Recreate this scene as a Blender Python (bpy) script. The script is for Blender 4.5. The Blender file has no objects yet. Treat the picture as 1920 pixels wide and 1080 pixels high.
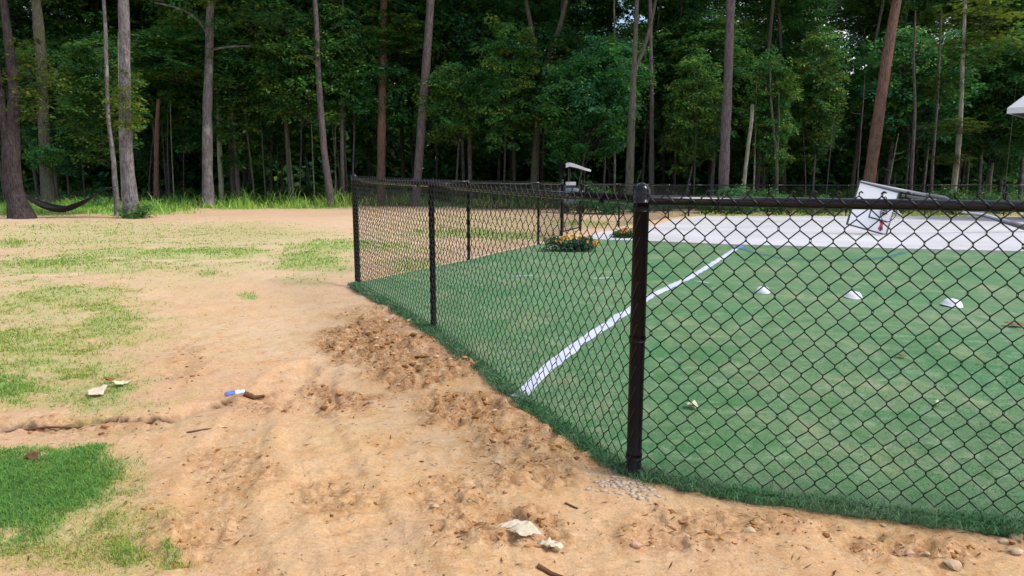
import bpy, math, random
import numpy as np
from mathutils import Vector
random.seed(4); rng = np.random.default_rng(4)
R = math.radians

# ------------------------------------------------------------------ camera, sky, sun, exposure
S = bpy.context.scene
COL = S.collection
F_PX = 1350.0; CX, CY = 960.0, 540.0; EYE = 1.33
TILT = math.atan((540 - 315) / F_PX)
cam_d = bpy.data.cameras.new('camera'); cam = bpy.data.objects.new('camera', cam_d); COL.objects.link(cam)
cam.location = (0, 0, EYE); cam.rotation_euler = (math.pi / 2 - TILT, 0, 0)
cam_d.sensor_width = 36; cam_d.lens = 36 * F_PX / 1920; cam_d.clip_start = .05; cam_d.clip_end = 2000
S.camera = cam
S.render.resolution_x, S.render.resolution_y = 1024, 576
SUN_EL, SUN_AZ = 50.0, 106.0          # degrees; azimuth clockwise from +Y: from the right and a little behind, veiled by thin cloud
w = bpy.data.worlds.new('World'); S.world = w; w.use_nodes = True
nt = w.node_tree; N = nt.nodes; L = nt.links; N.clear()
sky = N.new('ShaderNodeTexSky'); sky.sky_type = 'NISHITA'; sky.sun_disc = False
sky.sun_elevation = R(SUN_EL); sky.sun_rotation = R(SUN_AZ); sky.air_density = 1.0; sky.dust_density = 1.2
tc = N.new('ShaderNodeTexCoord'); cl = N.new('ShaderNodeTexNoise'); cl.inputs['Scale'].default_value = 4.0
cl.inputs['Detail'].default_value = 7; cl.inputs['Roughness'].default_value = .6
cr = N.new('ShaderNodeValToRGB'); cr.color_ramp.elements[0].position = .44; cr.color_ramp.elements[1].position = .62
mx = N.new('ShaderNodeMixRGB'); mx.inputs[2].default_value = (7.2, 7.3, 7.5, 1)
bg = N.new('ShaderNodeBackground'); bg.inputs['Strength'].default_value = .088
wo = N.new('ShaderNodeOutputWorld')
L.new(tc.outputs['Generated'], cl.inputs['Vector']); L.new(cl.outputs['Fac'], cr.inputs['Fac'])
L.new(cr.outputs['Color'], mx.inputs[0]); L.new(sky.outputs['Color'], mx.inputs[1]); L.new(mx.outputs[0], bg.inputs['Color'])
L.new(bg.outputs[0], wo.inputs['Surface'])
sd = bpy.data.lights.new('sun', 'SUN'); sd.energy = 1.5; sd.angle = R(18); sd.color = (1.0, .92, .82)
sun = bpy.data.objects.new('sun', sd); COL.objects.link(sun)
sdir = Vector((math.sin(R(SUN_AZ)) * math.cos(R(SUN_EL)), math.cos(R(SUN_AZ)) * math.cos(R(SUN_EL)), math.sin(R(SUN_EL))))
sun.rotation_euler = sdir.to_track_quat('Z', 'Y').to_euler(); sun.location = (5, -5, 20)
S.view_settings.view_transform = 'Standard'; S.view_settings.look = 'None'
S.view_settings.exposure = 1.36; S.view_settings.gamma = 1; S.view_settings.use_curve_mapping = False

# ------------------------------------------------------------------ survey of the place: from photo points to metres
def zg(x, y):                      # the lot falls gently away from the camera
    return -0.026 * np.clip(np.asarray(y, float) - 8, 0, 22)
def ray(px, py):
    a = (px - CX) / F_PX; b = -(py - CY) / F_PX
    return np.array([a, math.cos(TILT) + b * math.sin(TILT), -math.sin(TILT) + b * math.cos(TILT)])
def G(px, py, dz=0.0):             # point of the ground seen there
    d = ray(px, py); z = 0.0
    for _ in range(50):
        p = np.array([0, 0, EYE]) + (z + dz - EYE) / d[2] * d; z = float(zg(p[0], p[1]))
    return p
def D(px, py, Y):                  # point at distance Y
    d = ray(px, py); return np.array([0, 0, EYE]) + d * (Y / d[1])

def hsh(ix, iy, s):
    n = (ix.astype(np.int64) * 374761393 + iy.astype(np.int64) * 668265263 + s * 974634777) & 0xffffffff
    n = ((n ^ (n >> 13)) * 1274126177) & 0xffffffff
    return ((n ^ (n >> 16)) & 0xffff) / 65535.0
def vn(x, y, s=0):
    ix = np.floor(x); iy = np.floor(y); fx = x - ix; fy = y - iy
    fx = fx * fx * fx * (fx * (fx * 6 - 15) + 10); fy = fy * fy * fy * (fy * (fy * 6 - 15) + 10)
    a = hsh(ix, iy, s); b = hsh(ix + 1, iy, s); c = hsh(ix, iy + 1, s); d = hsh(ix + 1, iy + 1, s)
    return (a * (1 - fx) + b * fx) * (1 - fy) + (c * (1 - fx) + d * fx) * fy
def fbm(x, y, s=0, o=4):
    x = np.asarray(x, float); y = np.asarray(y, float)
    v = 0; a = .5; t = 0
    for i in range(o):
        v = v + a * vn(x, y, s + i * 17); t += a; a *= .5; x = x * 2.03 + 11.3; y = y * 2.03 + 5.7
    return v / t
def sst(a, b, x):
    t = np.clip((np.asarray(x) - a) / (b - a), 0, 1); return t * t * (3 - 2 * t)

# ------------------------------------------------------------------ mesh helpers
class MB:
    def __init__(s): s.v = []; s.f = []; s.n = 0
    def add(s, v, f):
        v = np.asarray(v, float); s.v.append(v); s.f += [tuple(int(i) + s.n for i in q) for q in f]; s.n += len(v)
        return s
    def tube(s, pts, rad, n=8, cap=True, flat=1.0):
        pts = np.asarray(pts, float); k = len(pts)
        rad = np.full(k, rad) if np.isscalar(rad) else np.asarray(rad, float)
        tg = np.gradient(pts, axis=0); tg /= np.linalg.norm(tg, axis=1)[:, None] + 1e-9
        up = np.array([0, 0, 1.]) if abs(tg[:, 2]).mean() < .8 else np.array([0, 1., 0])
        a = np.cross(tg, up); a /= np.linalg.norm(a, axis=1)[:, None] + 1e-9; b = np.cross(tg, a)
        th = np.arange(n) * 2 * math.pi / n
        v = pts[:, None] + rad[:, None, None] * (a[:, None] * np.cos(th)[None, :, None] + b[:, None] * np.sin(th)[None, :, None] * flat)
        f = []
        for i in range(k - 1):
            for j in range(n):
                j2 = (j + 1) % n; f.append((i * n + j, i * n + j2, (i + 1) * n + j2, (i + 1) * n + j))
        if cap: f.append(tuple(range(n))); f.append(tuple((k - 1) * n + j for j in reversed(range(n))))
        s.add(v.reshape(-1, 3), f); return s
    def box(s, c, d, axes=None):
        c = np.asarray(c, float); d = np.asarray(d, float) / 2
        A = np.eye(3) if axes is None else np.asarray(axes, float)
        q = np.array([[x, y, z] for x in (-1, 1) for y in (-1, 1) for z in (-1, 1)], float) * d
        s.add(c + q @ A, [(0, 1, 3, 2), (4, 6, 7, 5), (0, 4, 5, 1), (2, 3, 7, 6), (0, 2, 6, 4), (1, 5, 7, 3)]); return s
    def build(s, name, m, parent=None, smooth=True):
        me = bpy.data.meshes.new(name)
        if s.n: me.from_pydata(np.concatenate(s.v).tolist(), [], s.f)
        return link(name, me, m, parent, smooth)
def link(name, me, m, parent=None, smooth=False):
    if m is not None and not me.materials: me.materials.append(m)
    if smooth: me.polygons.foreach_set('use_smooth', np.ones(len(me.polygons), bool))
    o = bpy.data.objects.new(name, me); COL.objects.link(o)
    if parent: o.parent = parent
    return o
def fastmesh(name, V, Fq, k, col=None):   # V (n,3), Fq (m,k)
    me = bpy.data.meshes.new(name); V = np.asarray(V, np.float32); Fq = np.asarray(Fq, np.int32)
    me.vertices.add(len(V)); me.vertices.foreach_set('co', V.ravel())
    me.loops.add(Fq.size); me.loops.foreach_set('vertex_index', Fq.ravel())
    me.polygons.add(len(Fq)); me.polygons.foreach_set('loop_start', np.arange(0, Fq.size, k, dtype=np.int32))
    me.polygons.foreach_set('loop_total', np.full(len(Fq), k, np.int32))
    me.update(calc_edges=True)
    if col is not None:
        at = me.color_attributes.new('tone', 'FLOAT_COLOR', 'POINT')
        c = np.ones((len(V), 4), np.float32); c[:, :col.shape[1]] = col; at.data.foreach_set('color', c.ravel())
    return me
def tag(o, label=None, cat=None, group=None, kind=None):
    for k, v in (('label', label), ('category', cat), ('group', group), ('kind', kind)):
        if v: o[k] = v
    return o
def thing(name, label, cat, loc=(0, 0, 0), group=None):
    o = bpy.data.objects.new(name, None); o.empty_display_size = .2; COL.objects.link(o); o.location = loc
    return tag(o, label, cat, group)
def copyto(o, parent=None):
    c = o.copy(); COL.objects.link(c); c.parent = parent; return c
def reparent(o, p):                # mesh built in world metres, moved under an Empty standing at p
    return o
def at(mb, p):                     # shift built vertices so that they are local to p
    mb.v = [v - np.asarray(p, float) for v in mb.v]; return mb

# ------------------------------------------------------------------ materials
class NT:
    def __init__(s, name):
        s.m = bpy.data.materials.new(name); s.m.use_nodes = True; s.t = s.m.node_tree; s.t.nodes.clear()
        s.out = s.new('ShaderNodeOutputMaterial')
    def new(s, t, **kw):
        n = s.t.nodes.new(t)
        for k, v in kw.items(): setattr(n, k, v)
        return n
    def ln(s, a, b): s.t.links.new(a, b)
    def noise(s, scale, detail=4, rough=.55, vec=None, dist=0):
        n = s.new('ShaderNodeTexNoise'); n.inputs['Scale'].default_value = scale; n.inputs['Detail'].default_value = detail
        n.inputs['Roughness'].default_value = rough; n.inputs['Distortion'].default_value = dist
        if vec is not None: s.ln(vec, n.inputs['Vector'])
        return n.outputs['Fac']
    def ramp(s, fac, a, b, ca=(0, 0, 0, 1), cb=(1, 1, 1, 1)):
        r = s.new('ShaderNodeValToRGB'); e = r.color_ramp.elements
        e[0].position = a; e[1].position = b; e[0].color = ca; e[1].color = cb; s.ln(fac, r.inputs['Fac']); return r.outputs['Color']
    def mix(s, f, a, b, mode='MIX'):
        n = s.new('ShaderNodeMixRGB', blend_type=mode)
        for i, x in enumerate((f, a, b)):
            if isinstance(x, (int, float)): n.inputs[i].default_value = x
            elif isinstance(x, tuple): n.inputs[i].default_value = x if len(x) == 4 else (*x, 1)
            else: s.ln(x, n.inputs[i])
        return n.outputs[0]
    def mul(s, a, b):
        n = s.new('ShaderNodeMath', operation='MULTIPLY')
        for i, x in enumerate((a, b)):
            if isinstance(x, (int, float)): n.inputs[i].default_value = x
            else: s.ln(x, n.inputs[i])
        return n.outputs[0]
    def coord(s, scale=(1, 1, 1), which='Object'):
        t = s.new('ShaderNodeTexCoord'); mp = s.new('ShaderNodeMapping'); mp.inputs['Scale'].default_value = scale
        s.ln(t.outputs[which], mp.inputs['Vector']); return mp.outputs['Vector']
    def attr(s, name):
        a = s.new('ShaderNodeAttribute'); a.attribute_name = name; return a
    def bsdf(s, col, rough=.8, bump=None, bstr=.3, bdist=.01, spec=.3, metal=0):
        p = s.new('ShaderNodeBsdfPrincipled')
        if isinstance(col, tuple): p.inputs['Base Color'].default_value = (*col, 1)[:4]
        else: s.ln(col, p.inputs['Base Color'])
        if isinstance(rough, (int, float)): p.inputs['Roughness'].default_value = rough
        else: s.ln(rough, p.inputs['Roughness'])
        p.inputs['Specular IOR Level'].default_value = spec; p.inputs['Metallic'].default_value = metal
        if bump is not None:
            b = s.new('ShaderNodeBump'); b.inputs['Strength'].default_value = bstr; b.inputs['Distance'].default_value = bdist
            s.ln(bump, b.inputs['Height']); s.ln(b.outputs[0], p.inputs['Normal'])
        s.ln(p.outputs[0], s.out.inputs['Surface']); s.p = p; return s.m

def simple(name, col, rough=.7, spec=.3, var=.15, scale=20, bstr=.15, metal=0):
    n = NT(name); v = n.coord(); f = n.noise(scale, 5, .6, v)
    c = n.mix(f, tuple(x * (1 - var) for x in col), tuple(min(1, x * (1 + var)) for x in col))
    return n.bsdf(c, rough, f, bstr, .004, spec, metal)

def dirt_mat():
    n = NT('dirt'); v = n.coord(); a = n.attr('tone'); sp = n.new('ShaderNodeSeparateColor'); n.ln(a.outputs['Color'], sp.inputs[0])
    gr, ro, cl_ = sp.outputs[0], sp.outputs[1], sp.outputs[2]
    big = n.noise(.9, 5, .6, v); mid = n.noise(6, 6, .65, v, .6); fine = n.noise(70, 5, .7, v); grit = n.noise(260, 3, .7, v)
    pale, tan, orange, brown = (.60, .43, .265), (.55, .335, .155), (.50, .25, .08), (.20, .09, .034)
    c = n.mix(n.ramp(big, .36, .64), pale, tan); c = n.mix(n.mul(n.ramp(n.noise(2.3, 6, .7, n.coord((1, 1.7, 1)), .8), .46, .66), .6), c, (.55, .385, .27)); c = n.mix(n.mul(n.ramp(n.noise(1.5, 5, .65, v, 1.2), .48, .70), .75), c, (.56, .335, .14)); c = n.mix(n.mul(n.ramp(n.noise(3.2, 6, .7, n.coord((2.6, .8, 1)), .8), .56, .70), .45), c, (.40, .22, .095)); c = n.mix(n.mul(n.ramp(n.noise(2.0, 5, .65, n.coord((1.2, 1.2, 1)), .5), .60, .74), .6), c, (.62, .50, .39))
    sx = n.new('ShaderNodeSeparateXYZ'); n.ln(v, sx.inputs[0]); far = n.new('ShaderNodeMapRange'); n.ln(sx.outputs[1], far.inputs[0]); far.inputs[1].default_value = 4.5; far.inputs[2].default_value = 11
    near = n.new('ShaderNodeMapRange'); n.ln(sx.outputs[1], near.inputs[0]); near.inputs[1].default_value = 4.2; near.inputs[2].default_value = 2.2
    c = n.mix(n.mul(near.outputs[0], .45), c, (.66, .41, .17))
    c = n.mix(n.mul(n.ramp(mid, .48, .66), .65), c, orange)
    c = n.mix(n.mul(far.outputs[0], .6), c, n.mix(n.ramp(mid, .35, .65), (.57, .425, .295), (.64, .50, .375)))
    c = n.mix(n.mul(cl_, .75), c, (.55, .335, .215))
    c = n.mix(n.mul(ro, n.ramp(n.noise(16, 5, .7, v, .5), .36, .56)), c, (.34, .165, .058))
    c = n.mix(n.mul(n.mul(ro, n.ramp(n.noise(28, 4, .7, v), .50, .62)), .85), c, brown)
    c = n.mix(n.mul(n.ramp(fine, .52, .66), .38), c, brown); c = n.mix(n.mul(n.ramp(n.noise(19, 6, .75, v, .7), .58, .66), .5), c, (.30, .155, .062))
    c = n.mix(n.mul(n.ramp(grit, .56, .72), .4), c, (.56, .44, .32))
    th = n.mix(n.ramp(n.noise(30, 5, .7, v), .35, .65), (.19, .29, .06), (.38, .40, .16))
    c = n.mix(n.mul(gr, n.ramp(n.noise(9, 5, .7, v), .12, .42)), c, th)
    crum = n.noise(34, 6, .8, n.coord((1, 1.5, 1)), .9); c = n.mix(n.mul(n.ramp(crum, .62, .70), .6), c, (.24, .115, .045)); c = n.mix(n.mul(n.ramp(crum, .40, .50, (1, 1, 1, 1), (0, 0, 0, 1)), .45), c, (.66, .51, .35))
    sm = n.new('ShaderNodeMath', operation='ADD'); n.ln(n.mul(crum, .55), sm.inputs[0]); n.ln(n.mul(fine, .5), sm.inputs[1])
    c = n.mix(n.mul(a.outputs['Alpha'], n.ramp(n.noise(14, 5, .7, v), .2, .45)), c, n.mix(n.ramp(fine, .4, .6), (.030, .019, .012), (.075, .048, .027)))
    return n.bsdf(c, .95, sm.outputs[0], .8, .022, .1)
def turf_mat(blade=False):
    n = NT('artificial_turf_blades' if blade else 'artificial_turf'); v = n.coord()
    big = n.noise(1.1, 4, .6, v); mid = n.noise(5, 6, .7, v, .4); st = n.noise(120, 4, .75, v); fib = n.noise(400, 2, .6, n.coord((1, .35, 1)))
    g1, g2, tanc = (.032, .175, .048), (.066, .225, .075), (.25, .29, .165)
    c = n.mix(n.ramp(big, .35, .65), g1, g2)
    # worn thatch shows in clouds, more of it in the trodden near part
    c = n.mix(n.mul(n.ramp(n.noise(11, 5, .7, n.coord((1, .55, 1)), .5), .46, .66), .55), c, (.15, .27, .14)); c = n.mix(n.mul(n.ramp(n.noise(8, 5, .7, n.coord((.6, 1.3, 1)), .5), .54, .70), .45), c, (.022, .105, .045))
    k = n.mul(n.ramp(mid, .36, .60), n.ramp(n.noise(.75, 4, .6, v), .36, .60))
    c = n.mix(n.mul(k, .7), c, tanc)
    c = n.mix(n.mul(n.ramp(st, .48, .66), .6), c, (.18, .27, .14)); c = n.mix(n.mul(n.ramp(n.noise(75, 5, .8, v), .50, .66), .55), c, (.014, .07, .03))
    c = n.mix(n.mul(n.ramp(fib, .36, .54, (1, 1, 1, 1), (0, 0, 0, 1)), .5), c, (.012, .05, .024))
    c = n.mix(n.mul(n.ramp(n.noise(7, 6, .75, n.coord((.8, 1.2, 1)), .6), .52, .66), .5), c, (.27, .36, .235)); c = n.mix(n.mul(n.ramp(n.noise(2.2, 5, .65, n.coord((1, .6, 1)), .4), .55, .68), .45), c, (.30, .31, .17))
    if blade:
        a = n.attr('tone'); c = n.mix(1.0, c, a.outputs['Color'], 'MULTIPLY')
    return n.bsdf(c, .6, st, .6, .015, .25)
def blade_mat(name, trans=.35):
    n = NT(name); a = n.attr('tone'); d = n.new('ShaderNodeBsdfDiffuse'); t = n.new('ShaderNodeBsdfTranslucent')
    n.ln(a.outputs['Color'], d.inputs['Color']); n.ln(a.outputs['Color'], t.inputs['Color'])
    m = n.new('ShaderNodeMixShader'); m.inputs[0].default_value = trans
    n.ln(d.outputs[0], m.inputs[1]); n.ln(t.outputs[0], m.inputs[2]); n.ln(m.outputs[0], n.out.inputs['Surface']); return n.m
def leaf_mat(name, tint):
    n = NT(name); a = n.attr('tone'); oi = n.new('ShaderNodeObjectInfo')
    h = n.new('ShaderNodeHueSaturation'); mr = n.new('ShaderNodeMapRange'); n.ln(oi.outputs['Random'], mr.inputs[0])
    mr.inputs[3].default_value = .75; mr.inputs[4].default_value = 1.25
    n.ln(mr.outputs[0], h.inputs['Value'])
    mr2 = n.new('ShaderNodeMapRange'); wn = n.new('ShaderNodeTexWhiteNoise', noise_dimensions='1D'); n.ln(oi.outputs['Random'], wn.inputs['W'])
    n.ln(wn.outputs['Value'], mr2.inputs[0]); mr2.inputs[3].default_value = .475; mr2.inputs[4].default_value = .535; n.ln(mr2.outputs[0], h.inputs['Hue'])
    c = n.mix(1.0, a.outputs['Color'], tint, 'MULTIPLY'); n.ln(c, h.inputs['Color'])
    d = n.new('ShaderNodeBsdfPrincipled'); d.inputs['Roughness'].default_value = .45; d.inputs['Specular IOR Level'].default_value = .18
    t = n.new('ShaderNodeBsdfTranslucent'); n.ln(h.outputs[0], d.inputs['Base Color']); n.ln(n.mix(.35, h.outputs[0], (.10, .23, .045)), t.inputs['Color'])
    m = n.new('ShaderNodeMixShader'); m.inputs[0].default_value = .42
    n.ln(d.outputs[0], m.inputs[1]); n.ln(t.outputs[0], m.inputs[2]); n.ln(m.outputs[0], n.out.inputs['Surface']); return n.m
def bark_mat(name, a, b, lichen=None):
    n = NT(name); v = n.coord((1, 1, .18)); f = n.noise(22, 6, .7, v, .6); g = n.noise(5, 4, .6, n.coord((1, 1, .5)))
    c = n.mix(n.ramp(g, .4, .65), a, b); c = n.mix(n.mul(n.ramp(f, .40, .56, (1, 1, 1, 1), (0, 0, 0, 1)), .8), c, tuple(x * .3 for x in a)); c = n.mix(n.mul(n.ramp(n.noise(9, 5, .7, n.coord((1, 1, .9))), .56, .68), .5), c, tuple(min(1, x * 1.5) for x in b))
    if lichen: c = n.mix(n.mul(n.ramp(n.noise(2.6, 5, .65, n.coord((1, 1, .6))), .52, .66), .75), c, lichen)
    return n.bsdf(c, .92, f, 1.0, .06, .1)

M = {}
M['dirt'] = dirt_mat(); M['turf'] = turf_mat(); M['turf_blade'] = turf_mat(True)
M['grass'] = blade_mat('grass_blades')
M['leaf'] = leaf_mat('leaf', (1, 1, 1)); M['leaf_yellow'] = leaf_mat('yellowish_leaf', (1.5, 1.15, .6)); M['needle'] = leaf_mat('pine_needle', (.9, .95, .8))
M['bark_grey'] = bark_mat('grey_bark', (.15, .135, .14), (.22, .20, .21), (.33, .335, .315))
M['bark_dark'] = bark_mat('dark_bark', (.052, .042, .043), (.08, .066, .068))
M['bark_red'] = bark_mat('reddish_pine_bark', (.20, .115, .085), (.155, .10, .09))
M['bark_plum'] = bark_mat('plum_grey_pine_bark', (.155, .125, .13), (.115, .098, .105))
M['bark_pale'] = bark_mat('pale_bark', (.30, .28, .22), (.38, .37, .30), (.24, .27, .15))
M['bark_moss'] = bark_mat('mossy_bark', (.105, .10, .08), (.13, .125, .105), (.08, .11, .045))
M['black'] = simple('black_vinyl_coated_steel', (.005, .005, .007), .4, .12, .25, 60, .05)
M['rail'] = simple('black_glossy_rail_coating', (.005, .005, .008), .2, .25, .2, 60, .02)
M['wire'] = simple('black_vinyl_wire', (.0075, .009, .008), .42, .4, .2, 60, .0)
M['concrete'] = (lambda n: n.bsdf(n.mix(n.mul(n.ramp(n.noise(30, 5, .7, n.coord()), .4, .75), .35), n.mix(n.ramp(n.noise(.5, 5, .6, n.coord()), .35, .65), (.42, .42, .44), (.53, .53, .57)), (.34, .31, .29)), .85, n.noise(90, 4, .6, n.coord()), .15, .004, .2))(NT('concrete'))
M['spill'] = simple('grey_cement_crumbs', (.44, .345, .26), .9, .2, .35, 40, .6)
M['white_paint'] = (lambda n: n.bsdf(n.mix(n.ramp(n.noise(60, 4, .8, n.coord()), .56, .74), n.mix(n.ramp(n.noise(4, 4, .6, n.coord()), .4, .65), (.52, .54, .66), (.40, .45, .54)), (.24, .34, .30)), .8, n.noise(150, 3, .7, n.coord()), .5, .006, .2))(NT('white_turf_paint'))
M['faint_paint'] = simple('faint_white_turf_paint', (.24, .36, .28), .8, .2, .5, 60, .4)
M['blue_paint'] = (lambda n: n.bsdf(n.mix(n.ramp(n.noise(60, 4, .8, n.coord()), .45, .62), (.035, .13, .17), (.05, .15, .075)), .8))(NT('faint_blue_turf_paint'))
M['blue_end'] = simple('blue_turf_paint', (.13, .20, .55), .8, .2, .2, 40, .2)
M['white_plastic'] = simple('white_plastic', (.62, .62, .66), .6, .3, .08, 20, .05)
M['board_white'] = simple('white_acrylic', (.72, .73, .76), .35, .5, .05, 12, .02)
M['steel_dark'] = simple('dark_painted_steel', (.045, .05, .06), .35, .5, .3, 25, .05)
M['steel_grey'] = simple('grey_painted_steel', (.25, .26, .29), .4, .5, .2, 25, .05)
M['red_print'] = simple('red_print', (.42, .05, .06), .5); M['navy_print'] = simple('dark_printed_lines', (.03, .035, .055), .5)
M['rock'] = simple('pale_stone', (.46, .345, .225), .95, .1, .35, 60, .9); M['rock_pink'] = simple('pinkish_stone', (.45, .275, .19), .95, .1, .3, 60, .9)
M['clod'] = blade_mat('dirt_clods', 0.0)
M['paper'] = simple('weathered_white_paper', (.52, .45, .34), .9, .15, .35, 45, .3)
M['hammock'] = simple('dark_hammock_nylon', (.007, .006, .009), .6, .3, .3, 15, .2)
M['roof_white'] = simple('pale_roof_metal', (.50, .53, .54), .45, .4, .08, 6, .05); M['wall_white'] = simple('white_siding', (.62, .60, .57), .7, .3, .06, 6, .1)
M['soffit'] = simple('dark_soffit', (.05, .045, .045), .8)
M['blue_can'] = simple('blue_printed_can', (.10, .16, .50), .35, .5, .5, 30, .05); M['can_silver'] = simple('pale_blue_can', (.42, .55, .75), .3, .6, .2, 30, .05)
M['brown_leaf'] = simple('brown_dead_leaf', (.22, .10, .045), .8, .2, .4, 25, .3); M['pale_leaf'] = simple('pale_dead_leaf', (.50, .50, .33), .8, .2, .25, 25, .3)
M['twig'] = simple('dark_twig_wood', (.11, .055, .03), .9, .2, .4, 20, .5)
M['petal'] = simple('yellow_orange_petal', (.72, .36, .02), .6, .3, .3, 30, .1); M['petal_orange'] = simple('orange_petal', (.55, .17, .03), .6, .3, .3, 30, .1)
M['tarp'] = simple('pale_grey_tarp', (.44, .45, .50), .5, .4, .3, 5, .2); M['cart_body'] = simple('blue_grey_cart_body', (.12, .16, .21), .45, .4, .35, 6, .1)
M['rubber'] = simple('black_rubber', (.018, .018, .018), .8, .2)

# ------------------------------------------------------------------ fence line (survey points)
C0 = G(1188, 882, .03); C1 = G(671, 530, .03); P1 = G(813, 613, .03)
for q_ in (C0, C1, P1): q_[2] = float(zg(q_[0], q_[1]))
FR = G(1866, 964, .02) - C0; FR[2] = 0; FR /= np.linalg.norm(FR)
B1, B2, B3, B4, B5, F1 = (G(*q) for q in ((879, 489), (1009, 458), (1053, 443), (1088, 433), (1160, 427), (1253, 410)))
C0E = C0 + FR * 3.05

# ------------------------------------------------------------------ turf outline and grass patches, as ground maps
near_edge = [G(*q)[:2] for q in ((661, 537), (695, 556), (735, 578), (775, 602), (815, 628), (855, 660), (900, 692), (938, 726), (978, 756), (1020, 788), (1060, 815), (1110, 852), (1160, 886), (1225, 905), (1300, 921), (1420, 941), (1560, 956), (1700, 976), (1800, 988), (1920, 999))]
dn = near_edge[-1] - near_edge[-3]; dn /= np.linalg.norm(dn)
near_edge += [near_edge[-1] + dn * s for s in (.8, 1.8, 3.2, 5.5)]
far_edge = [G(*q)[:2] for q in ((661, 536), (760, 515), (879, 491), (945, 474), (1009, 461), (1060, 452), (1130, 451), (1215, 456), (1380, 463), (1540, 467), (1700, 471), (1920, 476))]
far_edge += [far_edge[-1] + np.array([2.5, -.35]), far_edge[-1] + np.array([6, -1.0])]
def resample(P, n):
    P = np.asarray(P); d = np.r_[0, np.cumsum(np.linalg.norm(np.diff(P, axis=0), axis=1))]
    t = np.linspace(0, d[-1], n); return np.c_[np.interp(t, d, P[:, 0]), np.interp(t, d, P[:, 1])]
def inpoly(x, y, P):
    P = np.asarray(P); c = np.zeros(x.shape, bool); j = len(P) - 1
    for i in range(len(P)):
        a, b = P[i], P[j]; k = (a[1] > y) != (b[1] > y)
        c ^= k & (x < (b[0] - a[0]) * (y - a[1]) / (b[1] - a[1] + 1e-12) + a[0]); j = i
    return c
turf_poly = np.array(near_edge + far_edge[::-1])
slab_poly = np.array([G(*q)[:2] for q in ((1098, 452), (1215, 455.5), (1380, 462.5), (1540, 466.5), (1700, 470.5), (1920, 475.5))] + [far_edge[-2] + [0, .05], far_edge[-1] + [0, .05], far_edge[-1] + [3, 11]] + [G(*q)[:2] for q in ((1920, 409), (1600, 407.5), (1310, 407.5), (1262, 414), (1228, 426), (1180, 433), (1125, 438))])
# px, py, rx, ry, cover, hue (0 straw-olive .. 1 rich green), blade height in metres
GP = [(200, 470, 430, 62, .45, .42, .05), (110, 630, 260, 120, .45, .38, .035), (440, 452, 260, 40, .5, .42, .05), (1600, 404, 360, 3, .9, .45, .25), (200, 880, 110, 48, .4, .6, .035), (180, 930, 90, 60, .35, .45, .03), (330, 520, 150, 40, .2, .3, .03), (900, 425, 220, 30, .35, .35, .06),
      (25, 950, 120, 80, 1, 1, .05), (110, 905, 100, 55, 1, 1, .05), (165, 865, 72, 34, 1, .95, .045), (0, 900, 100, 50, 1, 1, .05), (130, 950, 100, 60, .6, .75, .04),
      (90, 1000, 120, 45, .55, .15, .035), (160, 1045, 190, 40, .4, .1, .035), (235, 1035, 42, 26, .6, .55, .05), (320, 1040, 26, 26, .5, .5, .05), (120, 970, 210, 65, .4, .25, .03),
      (110, 556, 170, 26, .75, .35, .045), (205, 610, 85, 46, .85, .4, .05), (70, 665, 170, 72, .72, .35, .045), (160, 690, 90, 50, .5, .3, .04), (15, 735, 70, 48, .9, .75, .05), (140, 745, 150, 42, .65, .45, .035), (220, 742, 40, 16, .8, .8, .04),
      (30, 590, 90, 40, .5, .25, .04), (100, 500, 240, 22, .8, .45, .06), (330, 476, 270, 16, .85, .5, .06), (200, 455, 260, 10, .5, .35, .06), (590, 492, 100, 24, .95, .55, .07), (640, 460, 140, 12, .95, .6, .08), (400, 470, 160, 10, .9, .6, .07), (120, 492, 150, 14, .85, .5, .06), (20, 459, 60, 11, .65, .55, .12),
      (470, 440, 240, 9, .55, .35, .06), (420, 500, 160, 16, .4, .3, .05), (60, 425, 90, 4, .5, .45, .1), (560, 527, 55, 12, .4, .3, .05), (390, 513, 36, 10, .6, .4, .07), (465, 553, 20, 8, .9, .5, .06), (230, 438, 60, 5, .5, .4, .1), (300, 500, 120, 10, .3, .3, .06),
      (860, 438, 120, 9, .9, .65, .1), (760, 470, 90, 10, .5, .4, .08), (770, 500, 80, 16, .7, .45, .07), (960, 444, 90, 8, .85, .6, .1), (1090, 420, 70, 8, .75, .3, .12), (1180, 421, 30, 6, .5, .3, .1),
      (60, 402, 110, 5, .8, .6, .2), (265, 397, 95, 7, 1, .72, .34), (150, 397, 130, 6, 1, .7, .3), (20, 396, 70, 7, 1, .7, .3), (300, 392, 90, 4, 1, .75, .5), (130, 391, 150, 4, 1, .75, .45), (440, 391, 60, 3, 1, .6, .5), (560, 390, 110, 2.5, 1, .6, .5), (110, 392, 130, 5, 1, .75, .4), (190, 388, 120, 4, 1, .75, .55), (60, 385, 90, 3, .9, .7, .6), (330, 387, 75, 4, 1, .72, .8), (300, 393, 60, 3, 1, .65, .4), (450, 386, 60, 3, 1, .65, .9),
      (540, 385, 90, 3, 1, .6, .9), (630, 386, 60, 3, 1, .6, .9), (480, 389, 190, 2.5, .9, .5, .45), (800, 384, 150, 3, 1, .5, .8), (980, 387, 120, 4, .8, .4, .6), (1090, 393, 60, 4, .8, .35, .4)]
PW = []
for (px, py, rx, ry, cv, hu, bh) in GP:
    c = G(px, py)[:2]; ux = (G(px + rx, py) - G(px - rx, py))[:2] / 2
    lo = G(px, py + ry)[:2]; hi = G(px, py - ry)[:2]
    PW.append((c, ux, (hi - lo) / 2, (hi + lo) / 2, cv, hu, bh, rx, ry))
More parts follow.
